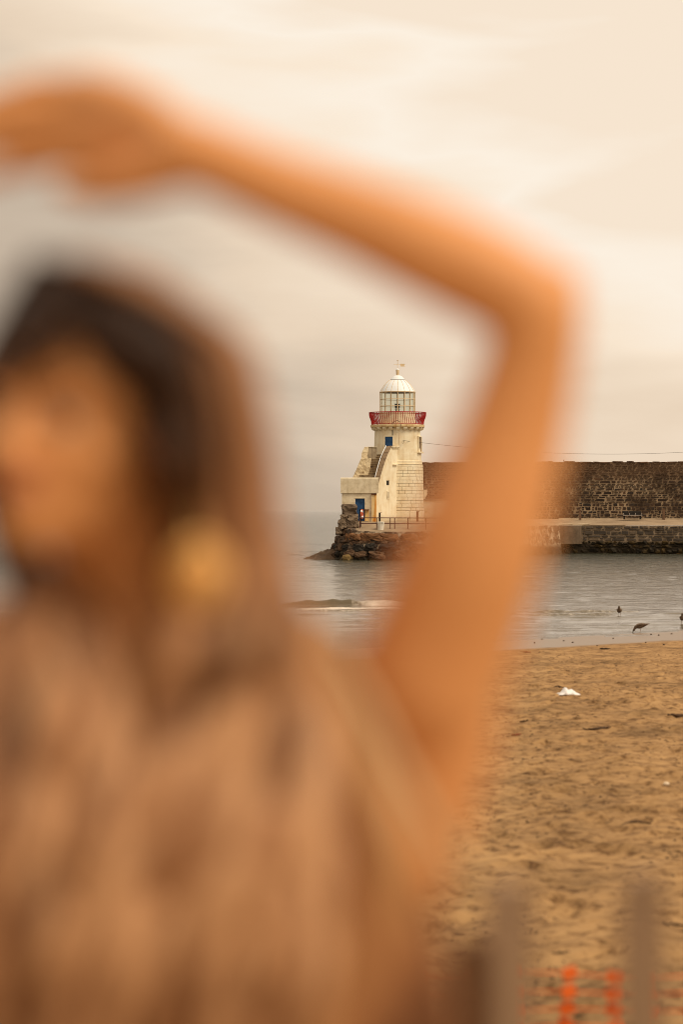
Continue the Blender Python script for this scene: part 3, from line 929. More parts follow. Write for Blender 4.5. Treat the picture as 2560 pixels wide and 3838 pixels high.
mb.prism([P(1284, 1900, 214.8), P(1334, 1900, 214.8), P(1340, 1985, 214.8), P(1276, 1985, 214.8)], (0, 1.0, 0))
mb.build('mortar_core', M_pale_mortar, par)

# reef running out to sea at the left
mb = MB()
g0 = []
nx_, ny_ = 46, 22
for j in range(ny_):
    for i in range(nx_):
        u, v = i / (nx_ - 1), j / (ny_ - 1)
        X = P(1120, 0, 218).x * (1 - u) + P(1290, 0, 218).x * u
        Y = 214.6 + 9 * v
        ridge = math.sin(math.pi * min(1, v * 1.0)) ** 0.7
        z = -0.35 + (1.75 * u ** 0.75) * ridge * (0.85 + 0.5 * mnoise.noise((X * 0.7, Y * 0.7, 3))) + 0.22 * mnoise.noise((X * 1.6, Y * 1.6, 1)) + 0.10 * mnoise.noise((X * 4, Y * 4, 1))
        g0.append((X, Y, z if 0 < j < ny_ - 1 else -1))
mb.add(g0, [(j * nx_ + i, j * nx_ + i + 1, (j + 1) * nx_ + i + 1, (j + 1) * nx_ + i) for j in range(ny_ - 1) for i in range(nx_ - 1)])
tag(mb.build('rock_reef', M_reef), kind='structure')

# ------------------------------------------------------------------ lighthouse
YT = 226.0
S = FPX / YT                                              # photo pixels per metre at the tower
CX = (1490.5 - 1280) / S


def zt(py): return H - (py - HY) / S


lh = thing('lighthouse', 'white domed harbour lighthouse with cream tower and red gallery railing', 'lighthouse', (CX, YT, 3.36))
c = (CX, YT)
r_base, r_sill, r_low, r_top = 2.50, 2.37, 2.24, 2.115
z_base, z_sill, z_str, z_cor, z_slab0, z_slab1 = 3.2, zt(1741), zt(1727), zt(1613), zt(1602.5), zt(1593)
JT = 0.022
mb = MB().lathe([(r_base - JT, z_base), (r_sill - JT, z_sill)], c, 64)
mb.build('lower_wall', M_joint, lh, smooth=True)
mb = MB().lathe([(r_low + 0.07, z_sill), (r_low + 0.075, z_str - 0.03), (r_low + 0.02, z_str), (r_low - 0.3, z_str)], c, 64)
mb.add([], [])
mb.build('string_course', M_paint, lh)
mb = MB().lathe([(r_low, z_str - 0.02), (r_top + 0.02, z_cor), (r_top, z_slab0)], c, 64)
mb.build('upper_wall', M_paint, lh, smooth=True)
mb = MB().lathe([(r_sill + 0.01, z_sill - 0.03), (r_sill + 0.03, z_sill), (r_low - 0.2, z_sill + 0.03)], c, 64)
mb.build('plinth_ledge', M_paint, lh)

# ashlar blocks of the lower wall, one object each, curved to the tower


def curved_block(name, a0, a1, z0, z1, rf, proud, mtl, parent, r):
    vs, fs = [], []
    da, dz = (a1 - a0) * 0.035, (z1 - z0) * 0.07
    n_ = 4
    rings = [(0.0, -0.05, 0, 0), (0.0, proud * 0.5, 0, 0), (1.0, proud, da, dz)]
    for (q, pr, ia, iz) in rings:
        for (zz, s) in ((z0 + iz, 1), (z1 - iz, -1)):
            for k in range(n_ + 1):
                a = (a0 + ia) + ((a1 - ia) - (a0 + ia)) * k / n_
                if s < 0:
                    a = (a0 + ia) + ((a1 - ia) - (a0 + ia)) * (n_ - k) / n_
                rr = rf(zz) + pr
                vs.append((c[0] + rr * math.cos(a), c[1] + rr * math.sin(a), zz))
    w2 = 2 * (n_ + 1)
    for q in range(2):
        for k in range(w2):
            fs.append((q * w2 + k, q * w2 + (k + 1) % w2, (q + 1) * w2 + (k + 1) % w2, (q + 1) * w2 + k))
    for k in range(n_):
        fs.append((2 * w2 + k, 2 * w2 + k + 1, 2 * w2 + w2 - 2 - k, 2 * w2 + w2 - 1 - k))
    return MB().add(vs, fs).build(name, mtl, parent)


def rf_low(z): return r_base - JT + (r_sill - r_base) * (z - z_base) / (z_sill - z_base)


r3 = random.Random(21)
zc = 3.34
edges = [3.34, 4.35]
while edges[-1] < z_sill - 0.2:
    edges.append(min(edges[-1] + r3.uniform(0.29, 0.335), z_sill - 0.035))
edges[-1] = z_sill - 0.035
for i in range(len(edges) - 1):
    z0, z1 = edges[i] + 0.014, edges[i + 1] - 0.014
    a = R(-108) + R(r3.uniform(0, 14))
    while a < R(28):
        l = r3.uniform(0.5, 1.05) / 2.43 * (2.2 if i == 0 else 1)
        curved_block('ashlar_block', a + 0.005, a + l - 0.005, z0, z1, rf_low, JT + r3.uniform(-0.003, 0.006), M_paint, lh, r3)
        a += l
# a few courses read through the paint above the string course
for (z0, z1, aa, bb) in ((zt(1725), zt(1702), -86, -62), (zt(1725), zt(1700), -60, -38), (zt(1701), zt(1682), -76, -46), (zt(1725), zt(1703), -36, -10)):
    curved_block('ashlar_block', R(aa), R(bb), z0, z1, lambda z: r_low + (r_top - r_low) * (z - z_str) / (z_cor - z_str), 0.012, M_paint, lh, r3)

# gallery: corbels, slab, railing
NC = 22
for k in range(NC):
    a = 2 * math.pi * (k + 0.5) / NC
    ux, uy = math.cos(a), math.sin(a)
    tx, ty = -uy, ux
    prof = [(r_top - 0.05, z_slab0), (2.46, z_slab0), (2.46, z_slab0 - 0.10), (2.40, z_slab0 - 0.20), (2.28, z_slab0 - 0.28), (r_top - 0.05, z_slab0 - 0.30)]
    hw = 0.165
    pl = [Vector((c[0] + r_ * ux - tx * hw, c[1] + r_ * uy - ty * hw, z)) for r_, z in prof]
    MB().prism(pl, (tx * 2 * hw, ty * 2 * hw, 0)).build('corbel', M_paint, lh)
MB().lathe([(r_top - .2, z_slab0 + .003), (2.50, z_slab0 + .003), (2.53, z_slab0 + .03), (2.53, z_slab1 - .03), (2.49, z_slab1), (1.2, z_slab1)], c, 72).build('gallery_slab', M_slab, lh)

rail = obj('gallery_railing', None, lh, loc=(0, 0, 0))
zr0, zr1 = z_slab1 + 0.07, zt(1547)


def rail_r(t): return 2.44 + 0.02 * t + 0.19 * (0.5 - 0.5 * math.cos(math.pi * min(1, max(0, (t - 0.12) / 0.72)))) + 0.0 * t


NB = 76
bal = MB()
pts = [(rail_r(k / 9), 0, zr0 + (zr1 - zr0) * k / 9) for k in range(10)]
bme = MB().tube(pts, 0.031, seg=6).mesh('baluster', M_red)
for k in range(NB):
    o = obj('baluster', bme, rail, loc=Vector((CX, YT, 0)) - Vector((CX, YT, 3.36)))
    o.rotation_euler = (0, 0, 2 * math.pi * k / NB)
for nm, tt, rr in (('top_rail', 1.0, 0.045), ('bottom_rail', 0.0, 0.032), ('mid_rail', 0.9, 0.016)):
    rad, z = rail_r(tt), zr0 + (zr1 - zr0) * tt
    ring = [(c[0] + rad * math.cos(2 * math.pi * k / 72), c[1] + rad * math.sin(2 * math.pi * k / 72), z) for k in range(73)]
    MB().tube(ring, rr, seg=6, cap=False).build(nm, M_red, rail)
for k in range(12):
    a = 2 * math.pi * (k + .3) / 12
    MB().tube([(c[0] + 2.45 * math.cos(a), c[1] + 2.45 * math.sin(a), z_slab1 - .01), (c[0] + 2.45 * math.cos(a), c[1] + 2.45 * math.sin(a), zr0 + .02)], 0.03, 6).build('rail_foot', M_red, rail)

# lantern
RL = 1.63
z_l0, z_l1 = zt(1549), zt(1470.5)
MB().lathe([(RL + .04, z_slab1 - .02), (RL + .04, z_l0 - 0.02), (RL + .09, z_l0 - .02), (RL + .09, z_l0 + .04), (RL - .2, z_l0 + .04)], c, 64).build('lantern_wall', M_paint, lh)
NP = 16
rowsz = [z_l0 + 0.04, zt(1522.5), zt(1497), z_l1]
for k in range(NP):
    a0, a1 = 2 * math.pi * (k + 0.0) / NP - math.pi / 2, 2 * math.pi * (k + 1.0) / NP - math.pi / 2
    p0 = Vector((c[0] + RL * math.cos(a0), c[1] + RL * math.sin(a0), 0)); p1 = Vector((c[0] + RL * math.cos(a1), c[1] + RL * math.sin(a1), 0))
    MB().tube([p0 + Vector((0, 0, rowsz[0] - .05)), p0 + Vector((0, 0, z_l1 + .02))], 0.036, 6).build('glazing_bar', M_creamtrim, lh)
    e = (p1 - p0).normalized(); n_ = Vector((e.y, -e.x, 0))
    for j in range(3):
        za, zb = rowsz[j] + .01, rowsz[j + 1] - .01
        q = [p0 + e * .03 + Vector((0, 0, za)), p1 - e * .03 + Vector((0, 0, za)), p1 - e * .03 + Vector((0, 0, zb)), p0 + e * .03 + Vector((0, 0, zb))]
        MB().prism(q, n_ * -0.008).build('pane', M_glass, lh)
for z in rowsz[1:3]:
    ring = [(c[0] + RL * math.cos(2 * math.pi * k / NP - math.pi / 2), c[1] + RL * math.sin(2 * math.pi * k / NP - math.pi / 2), z) for k in range(NP + 1)]
    MB().tube(ring, 0.028, seg=6, cap=False).build('glazing_ring', M_creamtrim, lh)
MB().lathe([(RL - .1, z_l1 - .05), (RL + .05, z_l1 - .05), (RL + .07, z_l1 + .04), (RL - .1, z_l1 + .04)], c, 64).build('eaves_ring', M_creamtrim, lh)
k_ = 560 / 1568 / S
zz = lambda y: zt(1320 + y * 560 / 1568)
dprof = [(183, 417), (178, 405), (168, 388), (154, 366), (137, 343), (118, 322), (98, 305), (78, 292)]
dome = MB().lathe([(a * k_, zz(b)) for a, b in dprof], c, 64).build('dome', M_white, lh, smooth=True)
for k in range(NP):
    a = 2 * math.pi * k / NP - math.pi / 2
    MB().tube([(c[0] + (q * k_ + .012) * math.cos(a), c[1] + (q * k_ + .012) * math.sin(a), zz(b)) for q, b in dprof], 0.017, 6).build('rib', M_creamtrim, dome)
MB().lathe([(70 * k_, zz(294)), (70 * k_, zz(288))], c, 48).build('vent_ring', M_dark, dome)
MB().lathe([(78 * k_, zz(288)), (72 * k_, zz(284)), (64 * k_, zz(272)), (48 * k_, zz(256)), (28 * k_, zz(246)), (14 * k_, zz(243)), (0.001, zz(243))], c, 48).build('dome_cap', M_white, lh, smooth=True)
MB().lathe([(14 * k_, zz(244)), (15 * k_, zz(235)), (18 * k_, zz(190)), (18 * k_, zz(186)), (0.01, zz(186))], c, 20).build('ventilator', M_creamtrim, lh)
MB().lathe([(17 * k_, zz(185.5)), (14 * k_, zz(177)), (6 * k_, zz(172)), (0.001, zz(171))], c, 20).build('ventilator_cap', M_white, lh)
vane = MB().tube([(c[0], c[1], zz(172)), (c[0], c[1], zz(88))], 0.022, 6).build('weather_vane', M_creamtrim, lh)
MB().ell((c[0], c[1], zz(86)), .06, .06, .06).build('ball', M_creamtrim, vane, smooth=True)
xa = lambda x: CX + (x - 806) * k_
MB().tube([(xa(768), c[1] - .1, zz(131)), (xa(836), c[1] + .1, zz(131))], 0.02, 6).build('arm', M_creamtrim, vane)
MB().prism([Vector((xa(834), c[1], zz(150))), Vector((xa(884), c[1] + .12, zz(150))), Vector((xa(876), c[1] + .1, zz(136))), Vector((xa(886), c[1] + .12, zz(122))), Vector((xa(834), c[1], zz(121)))], (0.01, 0.03, 0)).build('arrow_tail', M_creamtrim, vane)
# twin lamps on a stand inside the lantern
lamp = obj('lamp', None, lh, loc=(0, 0, 0))
for dx in (-0.135, 0.14):
    x0 = CX + dx - 0.02
    MB().tube([(x0, YT, z_l0), (x0, YT, zz(580))], 0.035, 8).build('stem', M_dark, lamp)
    MB().lathe([(0.03, zz(602)), (0.16, zz(600)), (0.16, zz(594)), (0.03, zz(592))], (x0, YT), 16).build('collar', M_white, lamp)
    MB().lathe([(0.001, zz(582)), (0.10, zz(582)), (0.10, zz(548)), (0.14, zz(546)), (0.14, zz(541)), (0.001, zz(541))], (x0, YT), 16).build('lens', M_dark, lamp)
MB().lathe([(.01, z_l0 + .02), (.42, z_l0 + .02), (.42, z_l0 + .05), (.01, z_l0 + .05)], c, 24).build('stand', M_dark, lamp)

# upper blue door with frame, on the front left of the tower
da = math.atan2(-1.62, (1457.5 - 1490.5) / S)


def on_tower(px, py, out=0.0, z=None):
    z = zt(py) if z is None else z
    rr = r_low + (r_top - r_low) * (z - z_str) / (z_cor - z_str) if z > z_sill else rf_low(z) + JT
    dx = (px - 1490.5) / S
    dx = max(-rr * 0.999, min(rr * 0.999, dx))
    n_ = Vector((dx, -math.sqrt(rr * rr - dx * dx), 0)).normalized()
    return Vector((CX, YT, 0)) + n_ * (rr + out) + Vector((0, 0, z)), n_


p0, n0 = on_tower(1443.5, 1670)
p1, n1_ = on_tower(1472.0, 1670)
mid_n = (n0 + n1_).normalized()
e = (p1 - p0); e.z = 0; wd = e.length; e.normalize()
zb, ztp = zt(1712), zt(1639)
ctr = (p0 + p1) / 2; ctr.z = 0
dr = MB()
back = ctr + mid_n * 0.05
q = [back - e * wd / 2 + Vector((0, 0, zb)), back + e * wd / 2 + Vector((0, 0, zb)), back + e * wd / 2 + Vector((0, 0, ztp)), back - e * wd / 2 + Vector((0, 0, ztp))]
dr.prism(q, mid_n * 0.06)
upd = dr.build('door', M_blue, lh)
fr = MB()
for (s0, s1, za, zb_) in ((-wd / 2 - .10, -wd / 2, zb, ztp + .10), (wd / 2, wd / 2 + .10, zb, ztp + .10), (-wd / 2, wd / 2, ztp, ztp + .10)):
    q = [back + e * s0 + Vector((0, 0, za)), back + e * s1 + Vector((0, 0, za)), back + e * s1 + Vector((0, 0, zb_)), back + e * s0 + Vector((0, 0, zb_))]
    fr.prism(q, mid_n * 0.10)
fr.build('frame', M_dark if False else M_paint, upd)
# door boards
for k in range(1, 5):
    b0 = back + e * (-wd / 2 + wd * k / 5) + mid_n * 0.062
    MB().prism([b0 - e * .012 + Vector((0, 0, zb)), b0 + e * .012 + Vector((0, 0, zb)), b0 + e * .012 + Vector((0, 0, ztp)), b0 - e * .012 + Vector((0, 0, ztp))], mid_n * .012).build('board_strip', M_blue, upd)

# blind window at the right edge of the tower
wp, wn = on_tower(1571.5, 1667)
we = Vector((-wn.y, wn.x, 0))
z0, z1 = zt(1694), zt(1639.5)
win = MB()
hw = 0.36
cc = Vector((wp.x, wp.y, 0)) - wn * 0.03
q = [cc - we * hw + Vector((0, 0, z0)), cc + we * hw + Vector((0, 0, z0)), cc + we * hw + Vector((0, 0, z1)), cc - we * hw + Vector((0, 0, z1))]
window = win.prism(q, wn * 0.05).build('window', M_coping, lh)
for (s0, s1, za, zb_, d_, nm) in ((-hw - .09, -hw, z0, z1 + .09, .13, 'frame'), (hw, hw + .09, z0, z1 + .09, .13, 'frame'), (-hw, hw, z1, z1 + .09, .13, 'frame'), (-hw - .2, hw + .2, z0 - .14, z0, .26, 'sill')):
    q = [cc + we * s0 + Vector((0, 0, za)), cc + we * s1 + Vector((0, 0, za)), cc + we * s1 + Vector((0, 0, zb_)), cc + we * s0 + Vector((0, 0, zb_))]
    MB().prism(q, wn * d_).build(nm, M_paint, window)
# bracket low on the right of the tower
bp_, bn = on_tower(1588.5, 1840, 0.02, zt(1850))
be = Vector((-bn.y, bn.x, 0))
MB().prism([bp_ + Vector((0, 0, .36)) - be * .22, bp_ + bn * .34 + Vector((0, 0, .36)) - be * .22, bp_ + bn * .34 + Vector((0, 0, -.05)) - be * .22, bp_ + bn * .1 + Vector((0, 0, -.5)) - be * .22, bp_ + Vector((0, 0, -.5)) - be * .22], be * .44).build('stone_bracket', M_paint, lh)
# black conductor running down from the gallery and the thin pipe beside it
pts = [on_tower(1470, y, 0.04)[0] for y in (1603, 1612, 1622, 1632, 1640)]
pts[0] += Vector((0, -.35, 0))
MB().tube(pts, 0.035, 6).build('cable', M_cable, lh)
MB().tube([on_tower(1495, y, 0.025)[0] for y in (1613, 1640, 1668)], 0.022, 6).build('pipe', M_creamtrim, lh)
a_, _ = on_tower(1509, 1654, 0.0)
b_, n_ = on_tower(1509, 1654, 0.35)
MB().tube([a_, b_], 0.018, 6).build('wire_hook', M_cable, lh)
MB().tube([b_, b_ + Vector((-.04, .05, -.20)), b_ + Vector((-.12, .2, -.26))], 0.016, 6).build('wire_tail', M_cable, lh)
# dropped cable loops over the gallery edge
MB().tube([(CX - .62, YT - 2.56, z_slab1 + .02), (CX - .4, YT - 2.58, z_slab1 + .22), (CX - .1, YT - 2.60, z_slab1 + .34), (CX + .16, YT - 2.58, z_slab1 + .2), (CX + .3, YT - 2.57, z_slab0)], 0.022, 6).build('slack_cable', M_rail, lh)

# ------------------------------------------------------------------ stone stair up to the door
stair = thing('stone_stair', 'stone staircase with rough rubble side wall climbing to the upper blue door', 'staircase', P(1420, 1960, 221))
near, far = P(1411, 0, 219.0), P(1494, 0, 224.0)
near.z = far.z = 0
ed = (far - near).normalized()
nn = Vector((ed.y, -ed.x, 0))                             # outward: to the right and towards the viewer


def on_flank(px, py):
    """point on the outer plane of the stair's right-hand wall"""
    k = (px - 1280) / FPX
    # near + s*ed with x = k*y
    s = (k * near.y - near.x) / (ed.x - k * ed.y)
    p = near + ed * s
    return Vector((p.x, p.y, H - (py - HY) / FPX * p.y))


outl = [(1411, 1962), (1494, 1960), (1494, 1676), (1468, 1674), (1456, 1698), (1446, 1722), (1436, 1752), (1426, 1786), (1413, 1838)]
th = 0.46
MB().prism([on_flank(*q) for q in outl], -nn * th).build('flank_wall', M_paint, stair)
# sloping coping, brown and worn, laid over the flank wall in separate lengths
cps = [(1413.6, 1836), (1426.3, 1786.5), (1436.3, 1752), (1446.5, 1721.5), (1456.5, 1697), (1468.5, 1673.2), (1480, 1672.6)]
for i in range(len(cps) - 1):
    a, b = on_flank(*cps[i]), on_flank(*cps[i + 1])
    t_ = (b - a).normalized()
    a2, b2 = a + t_ * .012 + nn * .004, b - t_ * .012 + nn * .004
    up = nn.cross(t_)
    if up.z < 0: up = -up
    MB().prism([a2 + up * .004, b2 + up * .004, b2 - nn * (th + .012) + up * .004, a2 - nn * (th + .012) + up * .004], up * 0.05).build('coping_stone', M_coping, stair)
# cap mouldings where the flank wall meets the tower
for (x0, x1, y0, y1) in ((1467, 1495, 1672, 1675.5), (1469, 1493, 1676.5, 1680.5)):
    q = [on_flank(x0, y1) + nn * .006, on_flank(x1, y1) + nn * .006, on_flank(x1, y0) + nn * .006, on_flank(x0, y0) + nn * .006]
    MB().prism(q, nn * (.14 if y0 < 1675 else .09)).build('cap_moulding', M_paint, stair)
q = [on_flank(1471, 1743.5) + nn * .004, on_flank(1486, 1743.5) + nn * .004, on_flank(1486, 1740) + nn * .004, on_flank(1471, 1740) + nn * .004]
MB().prism(q, nn * .16).build('ledge', M_paint, stair)
# small window and blank plaque
q = [on_flank(1449, 1818), on_flank(1457.6, 1818), on_flank(1457.6, 1802), on_flank(1449, 1802)]
wslit = MB().prism([p + nn * .003 for p in q], nn * .02).build('slit_window', M_dark, stair)
q = [on_flank(1447.6, 1802), on_flank(1459, 1802), on_flank(1459, 1800.4), on_flank(1447.6, 1800.4)]
MB().prism([p + nn * .003 for p in q], nn * .04).build('lintel', M_greyplaster, wslit)
q = [on_flank(1448.5, 1869.5), on_flank(1458.5, 1869.5), on_flank(1458.5, 1841), on_flank(1448.5, 1841)]
plq = MB().prism([p + nn * .003 for p in q], nn * .05).build('plaque', M_terrace, stair)
for k in range(7):
    y = 1845 + k * 3.2
    q = [on_flank(1450, y + 1), on_flank(1457, y + 1), on_flank(1457, y), on_flank(1450, y)]
    MB().prism([p + nn * .0535 for p in q], nn * .006).build('raised_line', M_greyplaster, plq)
# handrail
hr = [on_flank(x, y) - nn * (th - .06) for x, y in ((1421.5, 1792), (1430.5, 1757), (1440.5, 1723), (1451, 1698), (1462.5, 1675))]
for i, p in enumerate(hr):
    p.z += 0.02
off = Vector((0, 0, 0.10))
rl = MB().tube([p + off for p in hr], 0.034, 8).build('handrail', M_white, stair)
for i in (0, 2, 4):
    MB().tube([hr[i] + Vector((0, 0, -.15)), hr[i] + off], 0.02, 6).build('bracket', M_white, rl)
# steps: risers face the viewer
ns = 13
for k in range(ns):
    y0 = 1806 - k * 8.6
    Yk = 219.6 + 3.9 * k / (ns - 1)
    xr = near + ed * ((Yk - near.y) / ed.y) - nn * th
    a = Vector((xr.x - 1.85 + 0.02 * k, Yk, H - (y0 - HY) / FPX * Yk))
    MB().box(a.x, xr.x - .012, Yk, Yk + 0.55, a.z - 0.24, a.z - 0.055).build('riser', M_step, stair)
    MB().box(a.x, xr.x - .010, Yk - 0.045, Yk + 0.55, a.z - 0.052, a.z).build('tread', M_step, stair)
# solid mass under the steps
mb = MB()
ra, rb = near + ed * 0.6 - nn * th, near + ed * 5.0 - nn * th
mb.prism([Vector((ra.x - .02, 220.1, 3.3)), Vector((rb.x - .02, 223.6, 3.3)), Vector((rb.x - .02, 223.6, zt(1716))), Vector((ra.x - .02, 220.1, zt(1826)))], (-1.6, 0, 0))
mb.build('stair_core', M_step, stair)
# left side: rough rubble wall in two stages with a plastered return to the tower
Y0 = 220.6
lo = [P(1314, 1812, Y0), P(1376, 1812, Y0), P(1380, 1780, Y0), P(1386, 1755, Y0), P(1390.5, 1722, Y0), P(1390, 1718.5, Y0), P(1366, 1718, Y0), P(1352, 1722, Y0)]
hi = [P(1345, 1806, Y0 + 1.3), P(1378, 1806, Y0 + 1.3), P(1377, 1700, Y0 + 1.3), P(1380.5, 1675, Y0 + 1.3), P(1366, 1674.5, Y0 + 1.3), P(1356, 1700, Y0 + 1.3)]


def rough_slab(poly, d, amp, m, name, parent, n=4):
    mb = MB().prism(poly, d)
    me = mb.mesh(name, m)
    bm = bmesh.new()
    bm.from_mesh(me)
    bmesh.ops.triangulate(bm, faces=bm.faces)
    for _ in range(n):
        bmesh.ops.subdivide_edges(bm, edges=[e for e in bm.edges if e.calc_length() > 0.22], cuts=1)
        bmesh.ops.triangulate(bm, faces=bm.faces)
    bm.normal_update()
    for v in bm.verts:
        v.co += v.normal * amp * (mnoise.noise(v.co * 2.1) + 0.6 * mnoise.noise(v.co * 5.0))
    bm.to_mesh(me)
    bm.free()
    return obj(name, me, parent)


sidew = rough_slab(lo, (0.02, 1.0, 0), 0.07, M_rubble, 'rubble_wall', stair)
rough_slab(hi, (0.05, 0.9, 0), 0.06, M_rubble, 'rubble_wall', stair)
# rubble stones picked out on the faces
RR = [rock_mesh('stone', M_rubble, 120 + i, rough=0.25, blocky=0.7, sub=1) for i in range(5)]


def inside(pt, poly):
    x, z = pt
    res = False
    j = len(poly) - 1
    for i in range(len(poly)):
        xi, zi, xj, zj = poly[i].x, poly[i].z, poly[j].x, poly[j].z
        if (zi > z) != (zj > z) and x < (xj - xi) * (z - zi) / (zj - zi) + xi:
            res = not res
        j = i
    return res


for poly, yy in ((lo, Y0), (hi, Y0 + 1.3)):
    zmin, zmax = min(p.z for p in poly), max(p.z for p in poly)
    xmin, xmax = min(p.x for p in poly), max(p.x for p in poly)
    z = zmin + .15
    while z < zmax:
        x = xmin + r3.uniform(0, .2)
        while x < xmax:
            wd_, hg_ = r3.uniform(.2, .5), r3.uniform(.16, .3)
            if inside((x - .08, z), poly) and inside((x + .08, z), poly):
                o = obj('stone', r3.choice(RR), sidew, loc=Vector((x, yy + .03, z)) - stair.location)
                o.scale = (wd_, .28, hg_)
                o.rotation_euler = (r3.uniform(-.3, .3), r3.uniform(-.4, .4), 0)
            x += wd_ * 0.95
        z += .24
MB().prism([P(1380.5, 1738, 222.7), P(1413, 1734, 223.2), P(1413, 1677, 223.2), P(1381.5, 1676, 222.7)], (-.1, .5, 0)).build('plastered_return', M_greyplaster, stair)
MB().prism([P(1379, 1676, 222.6), P(1414, 1676.6, 223.1), P(1414, 1674.4, 223.1), P(1379, 1674, 222.6)], (-.1, .6, 0)).build('coping', M_terrace, stair)

# ------------------------------------------------------------------ outbuilding
ob = thing('outbuilding', 'low cream flat roofed store with lower blue door and rust streaks beside the lighthouse', 'building', P(1345, 1962, 218.5))
YF = 218.6
x0, x1 = P(1281.5, 0, YF).x, P(1412, 0, YF).x
xd0, xd1 = P(1331, 0, YF).x, P(1367.5, 0, YF).x
zd = P(0, 1868, YF).z
zw = P(0, 1848.5, YF).z
MB().box(x0, xd0, YF, YF + 4.2, 3.2, zw).build('wall', M_paint if False else M_terrace, ob)
MB().box(xd1, x1, YF, YF + 4.2, 3.2, zw).build('wall', M_terrace, ob)
MB().box(xd0, xd1, YF, YF + 4.2, zd, zw).build('wall', M_terrace, ob)
# parapet band, rounded at its upper edge
xp0, xp1 = P(1277, 0, YF - .12).x, P(1420, 0, YF - .12).x
zp0, zp1 = zw + .004, P(0, 1790, YF).z
mb = MB()
prof = [(YF - .12, zp0), (YF - .12, zp1 - .10), (YF - .09, zp1 - .03), (YF - .02, zp1), (YF + .30, zp1), (YF + .36, zp1 - .06), (YF + .36, zp0)]
mb.prism([Vector((xp0, y, z)) for y, z in prof], (xp1 - xp0, 0, 0))
mb.build('parapet', M_terrace, ob)
MB().box(xp0, xp0 + .4, YF + .365, YF + 4.2, zp0, zp1 - .02).build('parapet', M_terrace, ob)
MB().box(x0, x1, YF + .37, YF + 4.2, zp0, zp0 + .25).build('roof', M_concrete, ob)
dr = MB().box(xd0 + .02, xd1 - .02, YF + .16, YF + .22, 3.42, zd - .02).build('door', M_blue, ob)
for k in range(1, 6):
    xx = xd0 + .02 + (xd1 - xd0 - .04) * k / 6
    MB().box(xx - .008, xx + .008, YF + .148, YF + .16, 3.44, zd - .04).build('board_strip', M_blue, dr)
MB().box(xd1 - .16, xd1 - .08, YF + .11, YF + .158, 4.4, 4.55).build('handle', M_dark, dr)
MB().box(xd0 - .02, xd1 + .02, YF - .03, YF + .1, zd - .0, zd + .05).build('lintel', M_paint, ob)
MB().box(xd0 - .05, xd1 + .3, YF - .35, YF + .12, 3.30, 3.42).build('doorstep', M_concrete, ob)
# rust-streaked channel at the right-hand end
xr0, xr1 = P(1393, 0, YF).x, P(1410.5, 0, YF).x
zr_ = P(0, 1852, YF).z
ch = MB().box(xr0, xr1, YF - .10, YF - .003, 3.22, zr_ - .06).build('drain_channel', M_rust, ob)
for xx in (xr0 + .05, xr0 + .22, xr1 - .06):
    MB().box(xx - .035, xx + .035, YF - .15, YF - .102, 3.26, zr_ - .08).build('pipe', M_rust, ch)
MB().box(xr0 - .03, xr1 + .03, YF - .24, YF - .004, zr_ - .058, zr_ + .05).build('bracket', M_rustdark, ch)
pn = MB().box(P(1368.5, 0, YF).x, P(1383, 0, YF).x, YF - .02, YF - .003, 3.3, P(0, 1910, YF).z).build('rust_stained_patch', M_rust, ob)
MB().box(P(1357, 0, YF).x, P(1383.5, 0, YF).x, YF - .9, YF - .04, P(0, 1912.5, YF).z, P(0, 1909, YF).z).build('gate_bar', M_rustdark, ob)

# ------------------------------------------------------------------ small things on the platform


def zap(px, Y):
    """height of the apron under a point"""
    x = (px - 1280) / FPX * Y
    best = None
    for i in range(len(LIPV) - 1):
        a, b, c_, d_ = LIPV[i], LIPV[i + 1], INV[i], INV[i + 1]
        if min(a.x, c_.x) - .01 <= x <= max(b.x, d_.x) + .01:
            f = min(1, max(0, (x - a.x) / (b.x - a.x + 1e-9)))
            l_, n_ = a.lerp(b, f), c_.lerp(d_, f)
            k = (Y - l_.y) / (n_.y - l_.y + 1e-9)
            if -0.05 <= k <= 1.05:
                return l_.z + (n_.z - l_.z) * k
    return 3.36


fence = thing('railing', 'rusty two bar tube railing along the edge of the lighthouse platform', 'railing', P(1475, 1983, 214.2))
YR = 214.5
fx = [1349, 1412, 1463, 1479.5, 1530, 1597, 1660]
zt0, zt1 = P(0, 1940.5, YR).z, P(0, 1962, YR).z
for x in fx:
    p = P(x, 0, YR)
    MB().tube([(p.x, YR, zap(x, YR) - .02), (p.x, YR, zt0)], 0.042, 8).build('post', M_rail, fence)
for nm, z in (('top_rail', zt0), ('lower_rail', zt1)):
    MB().tube([(P(1347, 0, YR).x, YR, z), (P(1662, 0, YR).x, YR, z - .03)], 0.038, 8).build(nm, M_rail, fence)

bol = thing('bollard', 'stubby white painted concrete bollard with worn paint in front of the railing', 'bollard', P(1427, 1985, 213.9))
M_bol = mat('worn_white', [(0.2, (0.30, 0.27, 0.23)), (0.4, (0.70, 0.64, 0.53)), (0.8, (0.80, 0.75, 0.64))], scale=3.5, detail=8)
zb = zap(1427, 213.9) - .03
bx = P(1427, 0, 213.9).x
MB().lathe([(0.26, zb), (0.30, zb + .45), (0.31, zb + .58), (0.33, zb + .60), (0.33, zb + .70), (0.27, zb + .75), (0.001, zb + .76)], (bx, 213.9), 20).build('body', M_bol, bol, smooth=False)

